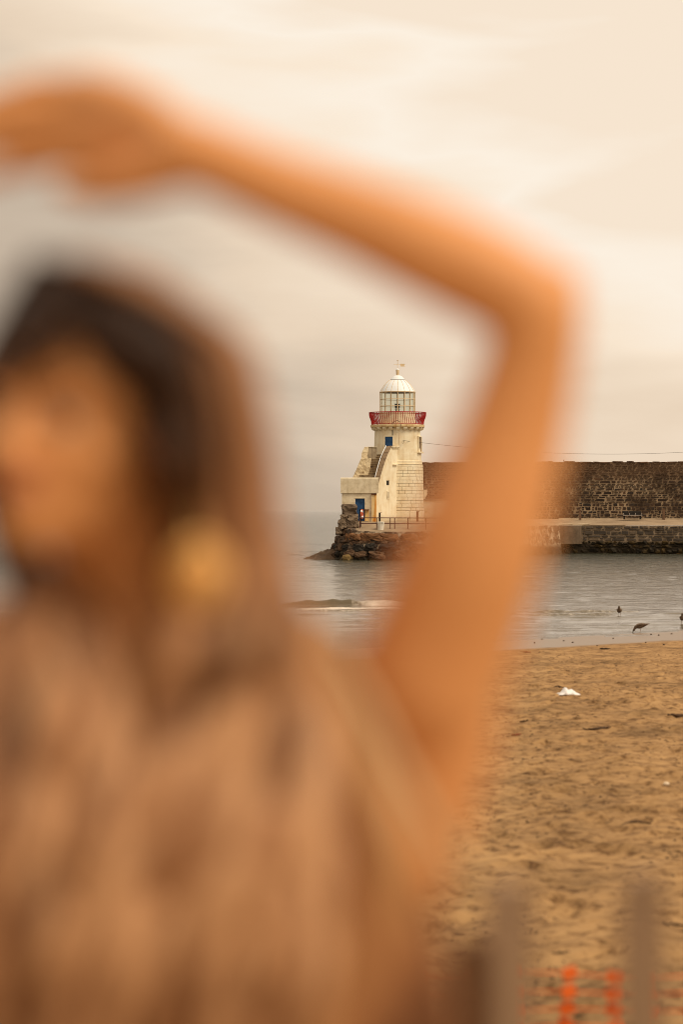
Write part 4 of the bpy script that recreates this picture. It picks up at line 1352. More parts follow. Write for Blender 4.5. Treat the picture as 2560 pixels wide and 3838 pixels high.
for (px, Y, ztop, m, lab, grp) in ((1423.5, 217.6, 1923, M_dark, 'black iron post with a bent top standing by the rust streaked drain', None),
                                   (1565, 220.6, 1918, M_post, 'brown steel post with a bent top at the foot of the lighthouse tower', None)):
    zg = 3.35
    th_ = 0.085 if px < 1500 else 0.10
    t_ = thing('iron_post', lab, 'post', (P(px, 0, Y).x, Y, zg))
    x = P(px, 0, Y).x
    zt_ = P(0, ztop, Y).z
    MB().box(x - th_, x + th_, Y - .09, Y + .09, zg - .1, zt_).build('upright', m, t_)
    MB().box(x - th_, x + th_ + .10, Y - .09, Y + .09, zt_ + .002, zt_ + .05).build('bent_top', m, t_)

# lifebuoy on its stand
stn = thing('lifebuoy_stand', 'dark steel stand holding the lifebuoy beside the lower blue door', 'stand', P(1350, 1977, 215))
sxp = P(1351.5, 0, 215.4)
MB().box(sxp.x - .09, sxp.x + .05, 215.35, 215.48, 2.8, P(0, 1907, 215.4).z).build('post', M_dark, stn)
MB().box(sxp.x - .05, sxp.x + .16, 215.38, 215.45, P(0, 1913, 215.4).z, P(0, 1910, 215.4).z).build('hook_arm', M_dark, stn)
lb = thing('lifebuoy', 'orange lifebuoy hanging almost edge on beside the lower blue door', 'lifebuoy', P(1356.5, 1924, 215.3))
Mz = Matrix.Rotation(R(76), 3, 'Z')
pts = []
for k in range(25):
    a = 2 * math.pi * k / 24
    pts.append(Vector(P(1356.5, 1927, 215.3)) + Mz @ Vector((0.33 * math.cos(a), 0, 0.36 * math.sin(a))))
MB().tube(pts, 0.075, 10, cap=False).build('ring', M_buoy, lb, smooth=True)
for k in (3, 9, 15, 21):
    MB().tube(pts[k - 1:k + 2], 0.08, 10).build('band', M_plastic, lb)

# ------------------------------------------------------------------ quay furniture
bench = thing('bench', 'black three seat bench against the harbour wall', 'bench', P(2370, 1944, 249.0))
YB = 249.2
zb = 3.47
bx0, bx1 = P(2336, 0, YB).x, P(2405, 0, YB).x
for k in range(3):
    a, b = bx0 + (bx1 - bx0) * k / 3 + .03, bx0 + (bx1 - bx0) * (k + 1) / 3 - .03
    mb = MB()
    prof = [(YB - .02, zb + .45), (YB + .02, zb + .72), (YB + .08, zb + .84), (YB + .14, zb + .84), (YB + .10, zb + .70), (YB + .06, zb + .45)]
    mb.prism([Vector((a, y, z)) for y, z in prof], (b - a, 0, 0))
    mb.build('backrest', M_dark, bench)
    MB().box(a, b, YB - .5, YB - .03, zb + .38, zb + .44).build('seat', M_dark, bench)
M_steel = mat('steel', [(0.2, (0.42, 0.38, 0.34)), (0.8, (0.55, 0.5, 0.45))], metallic=1.0, rough=0.35)
for k in range(4):
    x = bx0 + (bx1 - bx0) * k / 3
    MB().tube([(x, YB - .52, zb + .44), (x, YB - .50, zb + .62), (x, YB - .05, zb + .66)], 0.022, 6).build('armrest', M_steel, bench)
MB().tube([(bx0 - .05, YB - .53, zb + .40), (bx1 + .05, YB - .53, zb + .40)], 0.03, 6).build('front_tube', M_steel, bench)
for x in (bx0 + .12, bx1 - .12):
    for y in (YB - .42, YB - .02):
        MB().box(x - .06, x + .06, y - .03, y + .03, zb - .02, zb + .378).build('leg', M_dark, bench)
for (px, Y, y0, lab) in ((2175.5, 250.2, 1912, 'flat brown post against the harbour wall left of the black bench'), (2489.5, 248.6, 1908, 'flat brown post against the harbour wall right of the black bench')):
    x = P(px, 0, Y).x
    zt_ = P(0, y0, Y).z
    t_ = tag(MB().box(x - .13, x + .13, Y - .06, Y + .06, 3.4, zt_ - .03).box(x - .15, x + .15, Y - .07, Y + .07, zt_ - .028, zt_ + .01).build('quay_post', M_post), lab, 'post', 'flat posts along the quay walk')
# small aerial on the wall
ax_ = P(2113, 1730, 256)
tag(MB().tube([(ax_.x, 255.5, 9.0), (ax_.x, 255.5, 9.72)], 0.025, 6).box(ax_.x - .06, ax_.x + .06, 255.46, 255.54, 9.66, 9.72).build('wall_spike', M_dark), 'thin dark spike standing on top of the harbour wall beside the raised arm', 'spike')
# overhead wire from the tower
p0 = b_
p1 = P(2080, 1697, 244)
p2 = P(2760, 1680, 262)
pts = []
for k in range(41):
    t_ = k / 40
    x = p0.x + (p2.x - p0.x) * t_
    y = p0.y + (p2.y - p0.y) * t_
    zs = p0.z + (p2.z - p0.z) * t_
    pts.append((x, y, zs - 4 * 0.92 * t_ * (1 - t_)))
tag(MB().tube(pts, 0.015, 5).build('overhead_wire', M_cable), 'thin sagging wire strung from the tower across above the harbour wall', 'wire')
# pole that carries the far end of the wire
pe = Vector(pts[-1])
po = thing('wire_pole', 'wooden pole carrying the far end of the overhead wire', 'pole', (pe.x, pe.y, 3.4))
MB().tube([(pe.x, pe.y, 3.0), (pe.x, pe.y, pe.z + .2)], [0.14, 0.10], 10).build('shaft', M_wood_grey, po)


# ------------------------------------------------------------------ beach litter


def zsand(x, y):
    return float(sand_z(np.array([[x]]), np.array([[y]]))[0, 0])


def ground_at(px, py):
    """where a photo pixel meets the beach"""
    z = 0.3
    for _ in range(12):
        Y = (H - z) * FPX / (py - HY)
        x = (px - 1280) / FPX * Y
        z = max(zsand(x, Y), 0.0)
    return Vector((x, Y, z))


g = ground_at(2130, 2604)
bag = bmesh.new()
bmesh.ops.create_grid(bag, x_segments=26, y_segments=16, size=0.5)
for v in bag.verts:
    x, y = v.co.x, v.co.y
    h_ = 0.06 + 0.30 * math.exp(-((x + 0.12) / 0.13) ** 2) * (0.7 + 0.6 * mnoise.noise((x * 5, y * 6, 1))) + 0.15 * math.exp(-((x - 0.14) / 0.16) ** 2) + 0.08 * mnoise.noise((x * 9, y * 9, 2))
    edge = max(abs(x), abs(y)) / 0.5
    h_ *= max(0.0, 1 - edge ** 4)
    v.co = Vector((x * 0.52 + 0.06 * mnoise.noise((y * 4, 1, 5)), y * 0.45 + 0.1 * mnoise.noise((x * 4, 0, 3)), max(0.005, h_ * 0.45)))
me = bpy.data.meshes.new('plastic_bag')
bag.to_mesh(me); bag.free()
me.materials.append(M_plastic)
me.shade_smooth()
o = obj('plastic_bag', me, loc=(g.x, g.y, g.z + .01))
sm = o.modifiers.new('thickness', 'SOLIDIFY'); sm.thickness = 0.004
tag(o, 'crumpled white plastic bag lying on the sand', 'bag')


def weed(px, py, length, hgt, label, m=None, curve=0.3, seed=0, name='seaweed', cat='seaweed', grp='pieces of seaweed on the beach'):
    hgt *= 0.65
    g = ground_at(px, py)
    r = random.Random(seed)
    mb = MB()
    n_ = 9
    for s in range(2 if length > .2 else 1):
        pts = []
        for k in range(n_):
            u = k / (n_ - 1) - .5
            x, y = g.x + u * length * (1 if s == 0 else .6), g.y + curve * length * (u * u * 3 - .3) + r.uniform(-.03, .03) + s * .05
            pts.append((x, y, zsand(x, y) + hgt * 0.6 + r.uniform(0, hgt * .5)))
        mb.tube(pts, [hgt * (0.5 + 0.6 * math.sin(math.pi * k / (n_ - 1))) * r.uniform(.6, 1.2) for k in range(n_)], 6)
    return tag(mb.build(name, m or M_wrack, smooth=True), label, cat, grp)


weed(2545, 2689, 0.42, .055, 'thick black piece of driftwood at the edge of the beach on the far right', seed=1, name='driftwood', cat='driftwood', grp=None)
weed(2240, 2736, 0.50, .035, 'long dark strand of seaweed lying flat between the white bag and the viewer', seed=2)
weed(1936, 2757, 0.17, .03, 'small red scrap of seaweed beside the raised arm', M_wrackred, seed=3)
weed(2385, 3090, 0.36, .032, 'crooked dark twig of seaweed lying in the middle of the trampled sand', curve=-.5, seed=4)
weed(2270, 2434, 0.34, .04, 'flat dark strand of seaweed on the tide line below the gulls', seed=5)
weed(1975, 2446, 0.26, .03, 'clump of red brown seaweed on the tide line near the raised arm', M_wrackred, seed=6)
weed(2095, 2576, 0.26, .03, 'short dark strand of seaweed just behind the white plastic bag', seed=7)
weed(2530, 3465, 0.20, .02, 'dark curl of seaweed near the foreground post at right', seed=8)
weed(2105, 3575, 0.15, .016, 'dark lump of seaweed above the orange netting', seed=9)
weed(2225, 3700, 0.08, .022, 'small dark lump of seaweed seen through the orange netting', seed=10)
weed(1965, 2706, 0.16, .03, 'tiny dark scrap of seaweed to the left of the long strand', seed=12)
gs = ground_at(2499, 2944)
tag(MB().ell((gs.x, gs.y, gs.z + .02), .045, .035, .03).build('shell', M_shell, smooth=True), 'single pale shell on the sand at right', 'shell')
# pebbles along the wet edge
PB = [rock_mesh('pebble', M_pebble, 200 + i, sub=1, rough=.2, blocky=.2) for i in range(4)]
rp = random.Random(3)
spots = [(2033, 2397, 'small dark pebble on wet sand nearest the raised arm'), (2114, 2403, 'dark pebble on wet sand, left one of the pair midway to the feeding gull'), (2148, 2409, 'dark pebble on wet sand, right one of the pair midway to the feeding gull'),
         (2300, 2394, 'dark pebble alone on wet sand, left of the feeding gull'), (2442, 2379, 'dark pebble on wet sand just right of the feeding gull'), (2471, 2382, 'dark pebble midway between the feeding gull and the right edge'),
         (2519, 2377, 'dark pebble on wet sand closest to the gull at the right edge'), (2005, 2411, 'tiny dark pebble close beside the raised arm, nearer the dry sand'), (2240, 2421, 'dark pebble just above the tide line strand of seaweed'),
         (2422, 2410, 'dark pebble on the sand edge directly below the feeding gull'), (2490, 2418, 'dark pebble lying on the dry sand edge toward the right side')]
for px, py, lab in spots:
    g = ground_at(px, py)
    o = obj('pebble', rp.choice(PB), loc=(g.x, g.y, max(g.z, 0) + .012))
    o.scale = (rp.uniform(.05, .09), .07, rp.uniform(.04, .07))
    tag(o, lab, 'pebble', 'pebbles along the wet edge of the beach')
# crumbs of dry wrack strewn over the sand: nobody could count them
mb = MB()
rw = np.random.RandomState(9)
for k in range(2600):
    y = 18 + 56 * rw.rand() ** 1.15
    x = 0.03 * y + rw.rand() * (0.13 * y)
    # gathered in loose drifts
    if vnoise(np.array([x * 0.7]), np.array([y * 0.35]), 31)[0] + 0.25 * (rw.rand() - .5) < 0.02:
        continue
    if y > SHORE + 0.95 * x + 0.5:
        continue
    z = zsand(x, y) + .006
    l, wd_ = rw.uniform(.015, .055), rw.uniform(.008, .022)
    a = rw.uniform(0, math.pi)
    ca, sa = math.cos(a), math.sin(a)
    hh_ = rw.uniform(.006, .016)
    mb.add([(x + ca * l, y + sa * l, z), (x - sa * wd_, y + ca * wd_, z), (x - ca * l, y - sa * l, z), (x + sa * wd_, y - ca * wd_, z), (x, y, z + hh_)], [(0, 1, 4), (1, 2, 4), (2, 3, 4), (3, 0, 4)])
tag(mb.build('wrack_crumbs', M_wrack, clean=False), 'dark crumbs of dry seaweed strewn over the sand', 'seaweed', kind='stuff')


# ------------------------------------------------------------------ gulls


def gull(px, py, pose, facing, label):
    Y = H * FPX / (py - HY)
    x = (px - 1280) / FPX * Y
    root = thing('gull', label, 'gull', (x, Y, 0.0), 'brown gulls wading in the shallows')
    # local frame: +x forward (head), z up, feet at 0; the gull looks along +x
    ly = 0.17
    if pose == 'feed':
        body = [((-0.27, 0, .30), .012), ((-0.20, 0, .285), .045), ((-0.10, 0, .265), .080), ((0.0, 0, .245), .098), ((0.09, 0, .228), .090), ((0.15, 0, .200), .062), ((0.19, 0, .155), .045), ((0.215, 0, .105), .040), ((0.235, 0, .075), .040), ((0.25, 0, .055), .026)]
        beak = [((0.245, 0, .06), .013), ((0.262, 0, .02), .011), ((0.258, 0, -.01), .005)]
        eye = (0.25, .033, .085)
    else:
        body = [((-0.23, 0, .215), .012), ((-0.16, 0, .215), .045), ((-0.07, 0, .22), .085), ((0.02, 0, .235), .105), ((0.09, 0, .27), .090), ((0.12, 0, .315), .060), ((0.13, 0, .355), .045), ((0.14, 0, .39), .046), ((0.15, 0, .415), .036), ((0.155, 0, .43), .015)]
        beak = [((0.175, 0, .395), .015), ((0.215, 0, .388), .011), ((0.232, 0, .378), .005)]
        eye = (0.17, .034, .402)
    MB().tube([p for p, r_ in body], [r_ for p, r_ in body], 14).build('body', M_gull, root, smooth=True, loc=(0, 0, 0))
    MB().tube([p for p, r_ in beak], [r_ for p, r_ in beak], 8).build('beak', M_gulldark, root, smooth=True, loc=(0, 0, 0))
    dz = 0.0 if pose == 'feed' else -0.02
    for s in (-1, 1):
        if pose == 'feed':
            wp_ = [(0.10, s * .058, .245), (0.0, s * .066, .272), (-0.12, s * .055, .282), (-0.24, s * .045, .300), (-0.33, s * .015, .325)]
        else:
            wp_ = [(0.08, s * .058, .275), (0.0, s * .066, .255), (-0.10, s * .058, .235), (-0.22, s * .035, .215), (-0.31, s * .018, .205)]
        MB().tube(wp_, [.03, .055, .050, .030, .006], 10, sq=0.9).build('wing', M_gullwing, root, smooth=True, loc=(0, 0, 0))
        MB().tube([(0.01, s * .04, ly + .03), (-0.012, s * .042, .09), (0.0, s * .044, 0.0)], [.016, .008, .008], 6).build('leg', M_gullleg, root, loc=(0, 0, 0))
        MB().prism([Vector((-.015, s * .044, .002)), Vector((.06, s * .044 - .03, .002)), Vector((.06, s * .044 + .03, .002))], (0, 0, .006)).build('foot', M_gullleg, root, loc=(0, 0, 0))
        MB().ell((eye[0], s * eye[1], eye[2]), .007, .007, .007, u=8, v=6).build('eye', M_gulldark, root, loc=(0, 0, 0))
    zt_ = .30 if pose == 'feed' else .212
    MB().prism([Vector((-.22, -.03, zt_)), Vector((-.22, .03, zt_)), Vector((-.34, .045, zt_ + .012)), Vector((-.34, -.045, zt_ + .012))], (0, 0, .012)).build('tail', M_gulldark, root, loc=(0, 0, 0))
    root.rotation_euler = (0, 0, facing)
    return root


gull(2323, 2309, 'stand', R(-100), 'brown gull standing farthest out and facing the beach')
gull(2401, 2371, 'feed', R(172), 'brown gull bending to feed with its beak in the water')
gull(2560, 2339, 'stand', R(-100), 'brown gull cut off by the right edge of the picture')

# ------------------------------------------------------------------ promenade, foreground posts, netting
ZP = 2.92
mb = MB().box(-60, 60, -25, 5.3, -0.4, ZP)
tag(mb.build('promenade', M_concrete), kind='structure')
GP = 'weathered posts at the promenade edge'
for (px, wpx, ytop, Y, m, lab, tilt) in ((1912, 165, 3350, 2.85, M_wood_grey, 'grey weathered timber post beside the woman', 0.0), (1775, 150, 3560, 2.65, M_wood_brown, 'dark brown timber post half hidden behind the woman', 0.0),
                                         (2412, 145, 3320, 3.05, M_wood_grey, 'slim grey timber post standing alone at right', 0.0)):
    p = P(px, ytop, Y)
    hw = wpx / 2 / FPX * Y
    t_ = thing('timber_post', lab, 'post', (p.x, Y, ZP), GP)
    mb = MB()
    mb.tube([(p.x, Y, ZP - .02), (p.x, Y, p.z - .02)], hw * 1.25, 4)
    MB().box(p.x - hw, p.x + hw, Y - hw, Y + hw, ZP - .02, p.z - .02).build('shaft', m, t_)
    MB().box(p.x - hw * .9, p.x + hw * .9, Y - hw * .9, Y + hw * .9, p.z - .018, p.z + .012).build('cap', m, t_)

net = thing('barrier_netting', 'orange plastic barrier netting strung above the sand at bottom right', 'netting', P(2300, 3650, 11.0))
YN = 11.0
cols = [1400, 1585, 1764, 1946, 2128, 2309, 2447, 2672, 2853]
zsn = zsand(1.0, 12)
stp = 68.0
nst = 13
knots, strands = [], MB()
KM = MB().box(-.033, .033, -.006, .006, -.027, .027).mesh('knot', M_orange)
for ci, cxp in enumerate(cols):
    pts = []
    for k in range(nst):
        sag = 12 * math.sin(ci * 1.3)
        py = 3652 + sag + k * stp * (1 + 0.01 * math.sin(ci)) - 8 * math.sin(k * .9 + ci)
        px = cxp + 9 * math.sin(k * .8 + ci * 2)
        pts.append(P(px, py, YN + .03 * math.sin(k + ci)))
    knots.append(pts)
for ci in range(len(cols)):
    MB().tube(knots[ci], 0.004, 5).build('strand', M_orange, net)
    for p in knots[ci]:
        o = obj('knot', KM, net, loc=p - net.location)
        o.rotation_euler = (0, rnd.uniform(-.3, .3), rnd.uniform(-.3, .3))
for k in range(nst):
    MB().tube([knots[ci][k] for ci in range(len(cols))], 0.004, 4).build('strand', M_orange, net)
for px in (1330, 2900):
    p = P(px, 3620, YN)
    MB().tube([(p.x, YN + .05, 0.3), (p.x, YN + .05, p.z + .05)], .04, 8).build('stake', M_wood_brown, net)

# ------------------------------------------------------------------ the woman
Q = 1568.0 / 2560.0
YW = 2.0


def W(qx, qy, Y=YW):
    """point from coordinates on the 1568-wide view of the photo"""
    return P(qx / Q, qy / Q, Y)


U = YW / FPX / Q                                          # metres per view pixel at the woman
per = thing('person', 'woman with long brown hair and gold earring in patterned sleeveless blouse raising one arm', 'person', (W(380, 0).x, YW + .05, ZP))
bd = MB()


def cap_chain(pts, rad, seg=18, sq=None):
    """tube with rounded ends"""
    pts = [Vector(p) for p in pts]
    a = (pts[0] - pts[1]).normalized(); b = (pts[-1] - pts[-2]).normalized()
    P_, R_ = [], []
    for k in (3, 2, 1):
        th_ = k / 3 * math.pi / 2 * 0.98
        P_.append(pts[0] + a * rad[0] * math.sin(th_)); R_.append(rad[0] * math.cos(th_))
    P_ += pts; R_ += list(rad)
    for k in (1, 2, 3):
        th_ = k / 3 * math.pi / 2 * 0.98
        P_.append(pts[-1] + b * rad[-1] * math.sin(th_)); R_.append(rad[-1] * math.cos(th_))
    bd.tube(P_, R_, seg, sq=sq)


def spline(pts, n):
    out = []
    m_ = len(pts)
    for i in range(m_ - 1):
        p0, p1, p2, p3 = pts[max(i - 1, 0)], pts[i], pts[i + 1], pts[min(i + 2, m_ - 1)]
        for k in range(n):
            t_ = k / n
            out.append([0.5 * (2 * b + (c_ - a) * t_ + (2 * a - 5 * b + 4 * c_ - d) * t_ ** 2 + (3 * b - a - 3 * c_ + d) * t_ ** 3) for a, b, c_, d in zip(p0, p1, p2, p3)])
    out.append(list(pts[-1]))
    return out


# raised arm: shoulder -> elbow -> wrist, as one tapering chain each side of the elbow
arm = spline([(968, 1590, 2.06, 176 * U), (1028, 1440, 2.05, 174 * U), (1098, 1240, 2.03, 160 * U), (1168, 1020, 2.02, 131 * U), (1214, 850, 2.01, 113 * U), (1236, 725, 2.00, 107 * U)], 5)
cap_chain([W(a[0], a[1], a[2]) for a in arm], [a[3] for a in arm], 20)
fore = spline([(1234, 702, 2.00, 107 * U), (1130, 642, 2.00, 117 * U), (985, 574, 2.00, 113 * U), (820, 502, 2.01, 100 * U), (650, 436, 2.02, 89 * U), (500, 372, 2.03, 83 * U), (430, 345, 2.03, 84 * U)], 5)
cap_chain([W(a[0], a[1], a[2]) for a in fore], [a[3] for a in fore], 20)
# hand: palm, four fingers, thumb
palm = [(430, 338, 92), (355, 306, 122), (270, 286, 138), (190, 280, 128)]
for off in (-70, -24, 24, 72):
    cap_chain([W(a, b + off * (0.35 + 0.65 * i / 3), 2.03 + .040 * i) for i, (a, b, c_) in enumerate(palm)], [c_ * U * .46 for a, b, c_ in palm], 12)
cap_chain([W(1230, 708, 2.0), W(1284, 660, 2.0)], [92 * U, 56 * U], 16)
fing = [((206, 202), (90, 194), (-20, 232), (-110, 262)), ((190, 252), (62, 250), (-50, 280), (-150, 312)), ((190, 306), (66, 312), (-40, 338), (-130, 366)), ((206, 360), (104, 374), (10, 394), (-60, 414))]
for (f4, rr) in zip(fing, (.0108, .0114, .0112, .0098)):
    cap_chain([W(x, y, 2.145 + .018 * i) for i, (x, y) in enumerate(f4)], [rr * 1.12, rr, rr * .92, rr * .74], 10)
cap_chain([W(410, 385, 2.03), W(300, 418, 2.045), W(215, 436, 2.07), W(150, 428, 2.09)], [.0200, .0190, .0150, .0105], 10)

# torso rings: z, half width, half depth, centre x, centre y
TX = lambda qx: W(qx, 0).x
TOR = [(3.70, .165, .115, TX(440), 2.08), (3.80, .170, .118, TX(440), 2.08), (3.90, .140, .100, TX(440), 2.08), (3.98, .130, .092, TX(435), 2.08), (4.06, .138, .100, TX(425), 2.075), (4.14, .152, .112, TX(405), 2.07), (4.20, .160, .108, TX(385), 2.075),
       (4.25, .165, .092, TX(360), 2.085), (4.285, .150, .074, TX(340), 2.09), (4.31, .105, .060, TX(315), 2.09), (4.335, .062, .052, TX(290), 2.085)]


def rings(tor, grow, n=48, rough=0.0):
    vs, fs = [], []
    for (z, a, b, cx_, cy_) in tor:
        for k in range(n):
            th_ = 2 * math.pi * k / n
            ca, sa = math.cos(th_), math.sin(th_)
            pw = 0.8
            vs.append((cx_ + (a + grow) * math.copysign(abs(ca) ** pw, ca), cy_ + (b + grow) * math.copysign(abs(sa) ** pw, sa), z))
    for i in range(len(tor) - 1):
        for k in range(n):
            fs.append((i * n + k, i * n + (k + 1) % n, (i + 1) * n + (k + 1) % n, (i + 1) * n + k))
    return vs, fs, n


vs, fs, n = rings(TOR, 0.0)
fs.append(tuple(range(n - 1, -1, -1)))
fs.append(tuple(range((len(TOR) - 1) * n, len(TOR) * n)))
bd.add(vs, fs)
for s in (-1, 1):                                         # bust
    bd.ell((TX(405) + s * .072, 1.985, 4.135), .062, .055, .062)
# side of the chest under the raised arm
cap_chain([W(990, 1590, 2.07), W(985, 1700, 2.08), W(930, 1880, 2.09), W(840, 2080, 2.09), W(760, 2250, 2.08)], [.060, .058, .056, .058, .06], 18)
cap_chain([W(430, 1560, 2.09), W(680, 1610, 2.09), W(940, 1650, 2.07)], [.042, .046, .052], 16)
# neck and head
HC = W(200, 965, 2.0)                                     # head centre
yaw, roll = R(-30), R(5)
HM = Matrix.Rotation(roll, 3, 'Y') @ Matrix.Rotation(yaw, 3, 'Z')


def hd(x, f, z):
    """head frame: x to picture right, f forward (to the viewer), z up"""
    return HC + HM @ Vector((x, -f, z))


cap_chain([Vector((TX(305), 2.085, 4.27)), Vector((TX(270), 2.07, 4.35)), hd(.0, -.028, -.055)], [.062, .054, .055], 18)
bd.ell(hd(0, -.012, .030), .074, .094, .084, HM)
bd.ell(hd(0, .022, -.030), .060, .064, .082, HM)
bd.ell(hd(0, .040, -.072), .043, .044, .038, HM)
bd.ell(hd(0, .066, -.094), .021, .018, .017, HM)
for s in (-1, 1):
    bd.ell(hd(s * .040, .056, -.030), .024, .020, .022, HM)   # cheeks
    bd.ell(hd(s * .030, .073, .020), .026, .012, .010, HM)    # brow ridge
    bd.ell(hd(s * .073, -.012, -.016), .008, .018, .030, HM)  # ears
cap_chain([hd(0, .078, .012), hd(0, .092, -.010), hd(0, .104, -.030)], [.008, .0095, .0125], 10)
for s in (-1, 1):
    bd.ell(hd(s * .012, .090, -.034), .0085, .009, .007, HM)
bd.ell(hd(0, .080, -.060), .022, .012, .011, HM)
# left arm hanging at her side, outside the picture
cap_chain([W(-150, 1560, 2.10), W(-215, 1900, 2.11), W(-245, 2300, 2.12)], [.052, .044, .040], 16)
cap_chain([W(-245, 2300, 2.12), W(-240, 2650, 2.08), W(-225, 2960, 2.02)], [.040, .036, .026], 16)
cap_chain([W(-225, 2960, 2.02), W(-220, 3090, 2.00), W(-215, 3200, 1.985)], [.027, .034, .028], 14, sq=.6)
for i, d in enumerate((-.030, -.010, .010, .029)):
    b0 = W(-215, 3200, 1.985) + Vector((.0, d, 0))
    cap_chain([b0, b0 + Vector((.004, -.004, -.04)), b0 + Vector((.012, -.006, -.075))], [.0095, .0088, .0072], 10)
b0 = W(-222, 3050, 1.97)
cap_chain([b0, b0 + Vector((.012, -.03, -.035)), b0 + Vector((.014, -.036, -.07))], [.013, .011, .008], 10)
cap_chain([W(260, 1490, 2.095), W(20, 1505, 2.10), W(-150, 1560, 2.10)], [.045, .052, .054], 16)
# legs
for s in (-1, 1):
    hx = TX(440) + s * .085
    cap_chain([(hx, 2.08, 3.74), (hx + s * .01, 2.06, 3.42), (hx + s * .012, 2.08, 3.36), (hx + s * .012, 2.10, 3.02)], [.088, .060, .056, .038], 16)
    cap_chain([(hx + s * .012, 2.11, 2.965), (hx + s * .02, 2.0, 2.955), (hx + s * .022, 1.92, 2.948)], [.034, .032, .026], 12)
me = bd.mesh('body', M_skin)
tmp = bpy.data.objects.new('body', me)
COL.objects.link(tmp)
md = tmp.modifiers.new('union', 'REMESH'); md.mode = 'VOXEL'; md.voxel_size = 0.0042
ms = tmp.modifiers.new('relax', 'SMOOTH'); ms.factor = 0.5; ms.iterations = 5
bpy.context.view_layer.update()
dg = bpy.context.evaluated_depsgraph_get()
bme = bpy.data.meshes.new_from_object(tmp.evaluated_get(dg))
bpy.data.objects.remove(tmp)
bme.shade_smooth()
bme.name = 'body'
obj('body', bme, per)

# eyes, brows, lips
for s in (-1, 1):
    ey = MB().ell(hd(s * .031, .0715, -.004), .0100, .0098, .0085, HM).build('eye', M_eye, per, smooth=True)
    MB().ell(hd(s * .031 - .002, .0805, -.004), .0058, .004, .0058, HM).build('iris', M_iris, ey, smooth=True)
    MB().tube([hd(s * .014, .088, .018), hd(s * .032, .086, .025), hd(s * .052, .070, .019)], [.0035, .0042, .002], 6).build('eyebrow', M_brow, per)
    MB().tube([hd(s * .018, .084, .000), hd(s * .031, .0855, .006), hd(s * .046, .074, .000)], [.0016, .0022, .0014], 6).build('eyelash', M_iris, per)
MB().tube([hd(-.024, .081, -.058), hd(-.009, .0915, -.0535), hd(0, .0925, -.0555), hd(.009, .0915, -.0535), hd(.024, .081, -.058)], [.001, .0052, .0050, .0052, .001], 8).tube([hd(-.021, .080, -.0605), hd(0, .0915, -.0655), hd(.021, .080, -.0605)], [.001, .0066, .001], 8).build('lips', M_lip, per, smooth=True)

# hair: cap over the skull plus long locks
hair = MB()
hair_cap = MB()
u_, v_ = 40, 26
vs, fs, at = [], [], []
keep = []
for i in range(v_ + 1):
    ph = math.pi * i / v_
    for k in range(u_):
        th_ = 2 * math.pi * k / u_
        l = Vector((.090 * math.sin(ph) * math.cos(th_), .112 * math.sin(ph) * math.sin(th_), .098 * math.cos(ph)))
        f_ = -l.y
        # open over the face
        face = f_ > 0.0 and l.z < 0.048 - 0.30 * abs(l.x + 0.0) ** 1.0 - (0.9 - f_ * 6 if f_ < .04 else 0) * .03 and abs(l.x) < .078
        keep.append(not face and l.z > -.085)
        l *= 1 + .03 * mnoise.noise(l * 40)
        vs.append(hd(l.x, f_ - .010, l.z + .034))
        at.append(0.08)
for i in range(v_):
    for k in range(u_):
        q = (i * u_ + k, (i + 1) * u_ + k, (i + 1) * u_ + (k + 1) % u_, i * u_ + (k + 1) % u_)
        if all(keep[j] for j in q):
            fs.append(q)
hair.add(vs, fs, at)
rh = random.Random(17)


def lock(pts, rads, a0=0.1, a1=1.0):
    sp = spline([(p.x, p.y, p.z, r_) for p, r_ in zip(pts, rads)], 5)
    n_ = len(sp)
    hair.tube([p[:3] for p in sp], [p[3] for p in sp], 7, sq=.6, attr=[a0 + (a1 - a0) * (k / (n_ - 1)) for k in range(n_)])


for i in range(64):                                       # the long fall on her left side (picture right)
    s = rh.random()
    dy = rh.uniform(-.05, .09) + .02
    j = lambda a: rh.uniform(-a, a)
    pts = [hd(.018 + .02 * s, .03 + j(.05), .124), W(395 + 130 * s + j(12), 760 + 20 * s, 1.985 + dy * .7), W(448 + 140 * s + j(14), 950 + j(20), 1.985 + dy), W(470 + 150 * s + j(18), 1170, 1.98 + dy),
           W(455 + 205 * s + j(20), 1380, 1.97 + dy * .8), W(430 + 240 * s + j(30), 1560, 1.95 + dy * .5), W(410 + 230 * s + j(45), 1700 + j(90), 1.945 + dy * .3)]
    lock(pts, [.009, .016, .017, .017, .016, .013, .004], 0.16 + .42 * s, 0.70 + .4 * rh.random())
for i in range(36):                                       # hair drawn across the brow and down by the temple
    s = rh.random()
    j = lambda a: rh.uniform(-a, a)
    pts = [hd(-.015 + .03 * s, .05 + .04 * s, .120 - .022 * s), W(225 + 160 * s, 785 + j(24), 1.915 + j(.01)), W(292 + 150 * s + j(10), 925, 1.91 + .06 * (1 - s) + j(.01)), W(378 + 90 * s + j(10), 1040, 1.935 + j(.02)), W(412 + 60 * s, 1130 + j(40), 1.955 + j(.02)), W(425 + 60 * s, 1230 + j(50), 1.975)]
    lock(pts, [.009, .014, .015, .014, .011, .004], 0.0, 0.32)
for i in range(26):                                       # forelock over the top of the brow towards the other temple
    s = rh.random()
    j = lambda a: rh.uniform(-a, a)
    pts = [hd(-.01 + .02 * s, .06 + .02 * s, .120 - .012 * s), W(150 - 20 * s, 725 + 45 * s, 1.915), W(50 - 10 * s, 785 + 40 * s + j(10), 1.925), W(-30 - 8 * s, 890, 1.985), W(-44, 1000 + j(40), 2.03)]
    lock(pts, [.009, .014, .014, .011, .004], 0.0, 0.2)
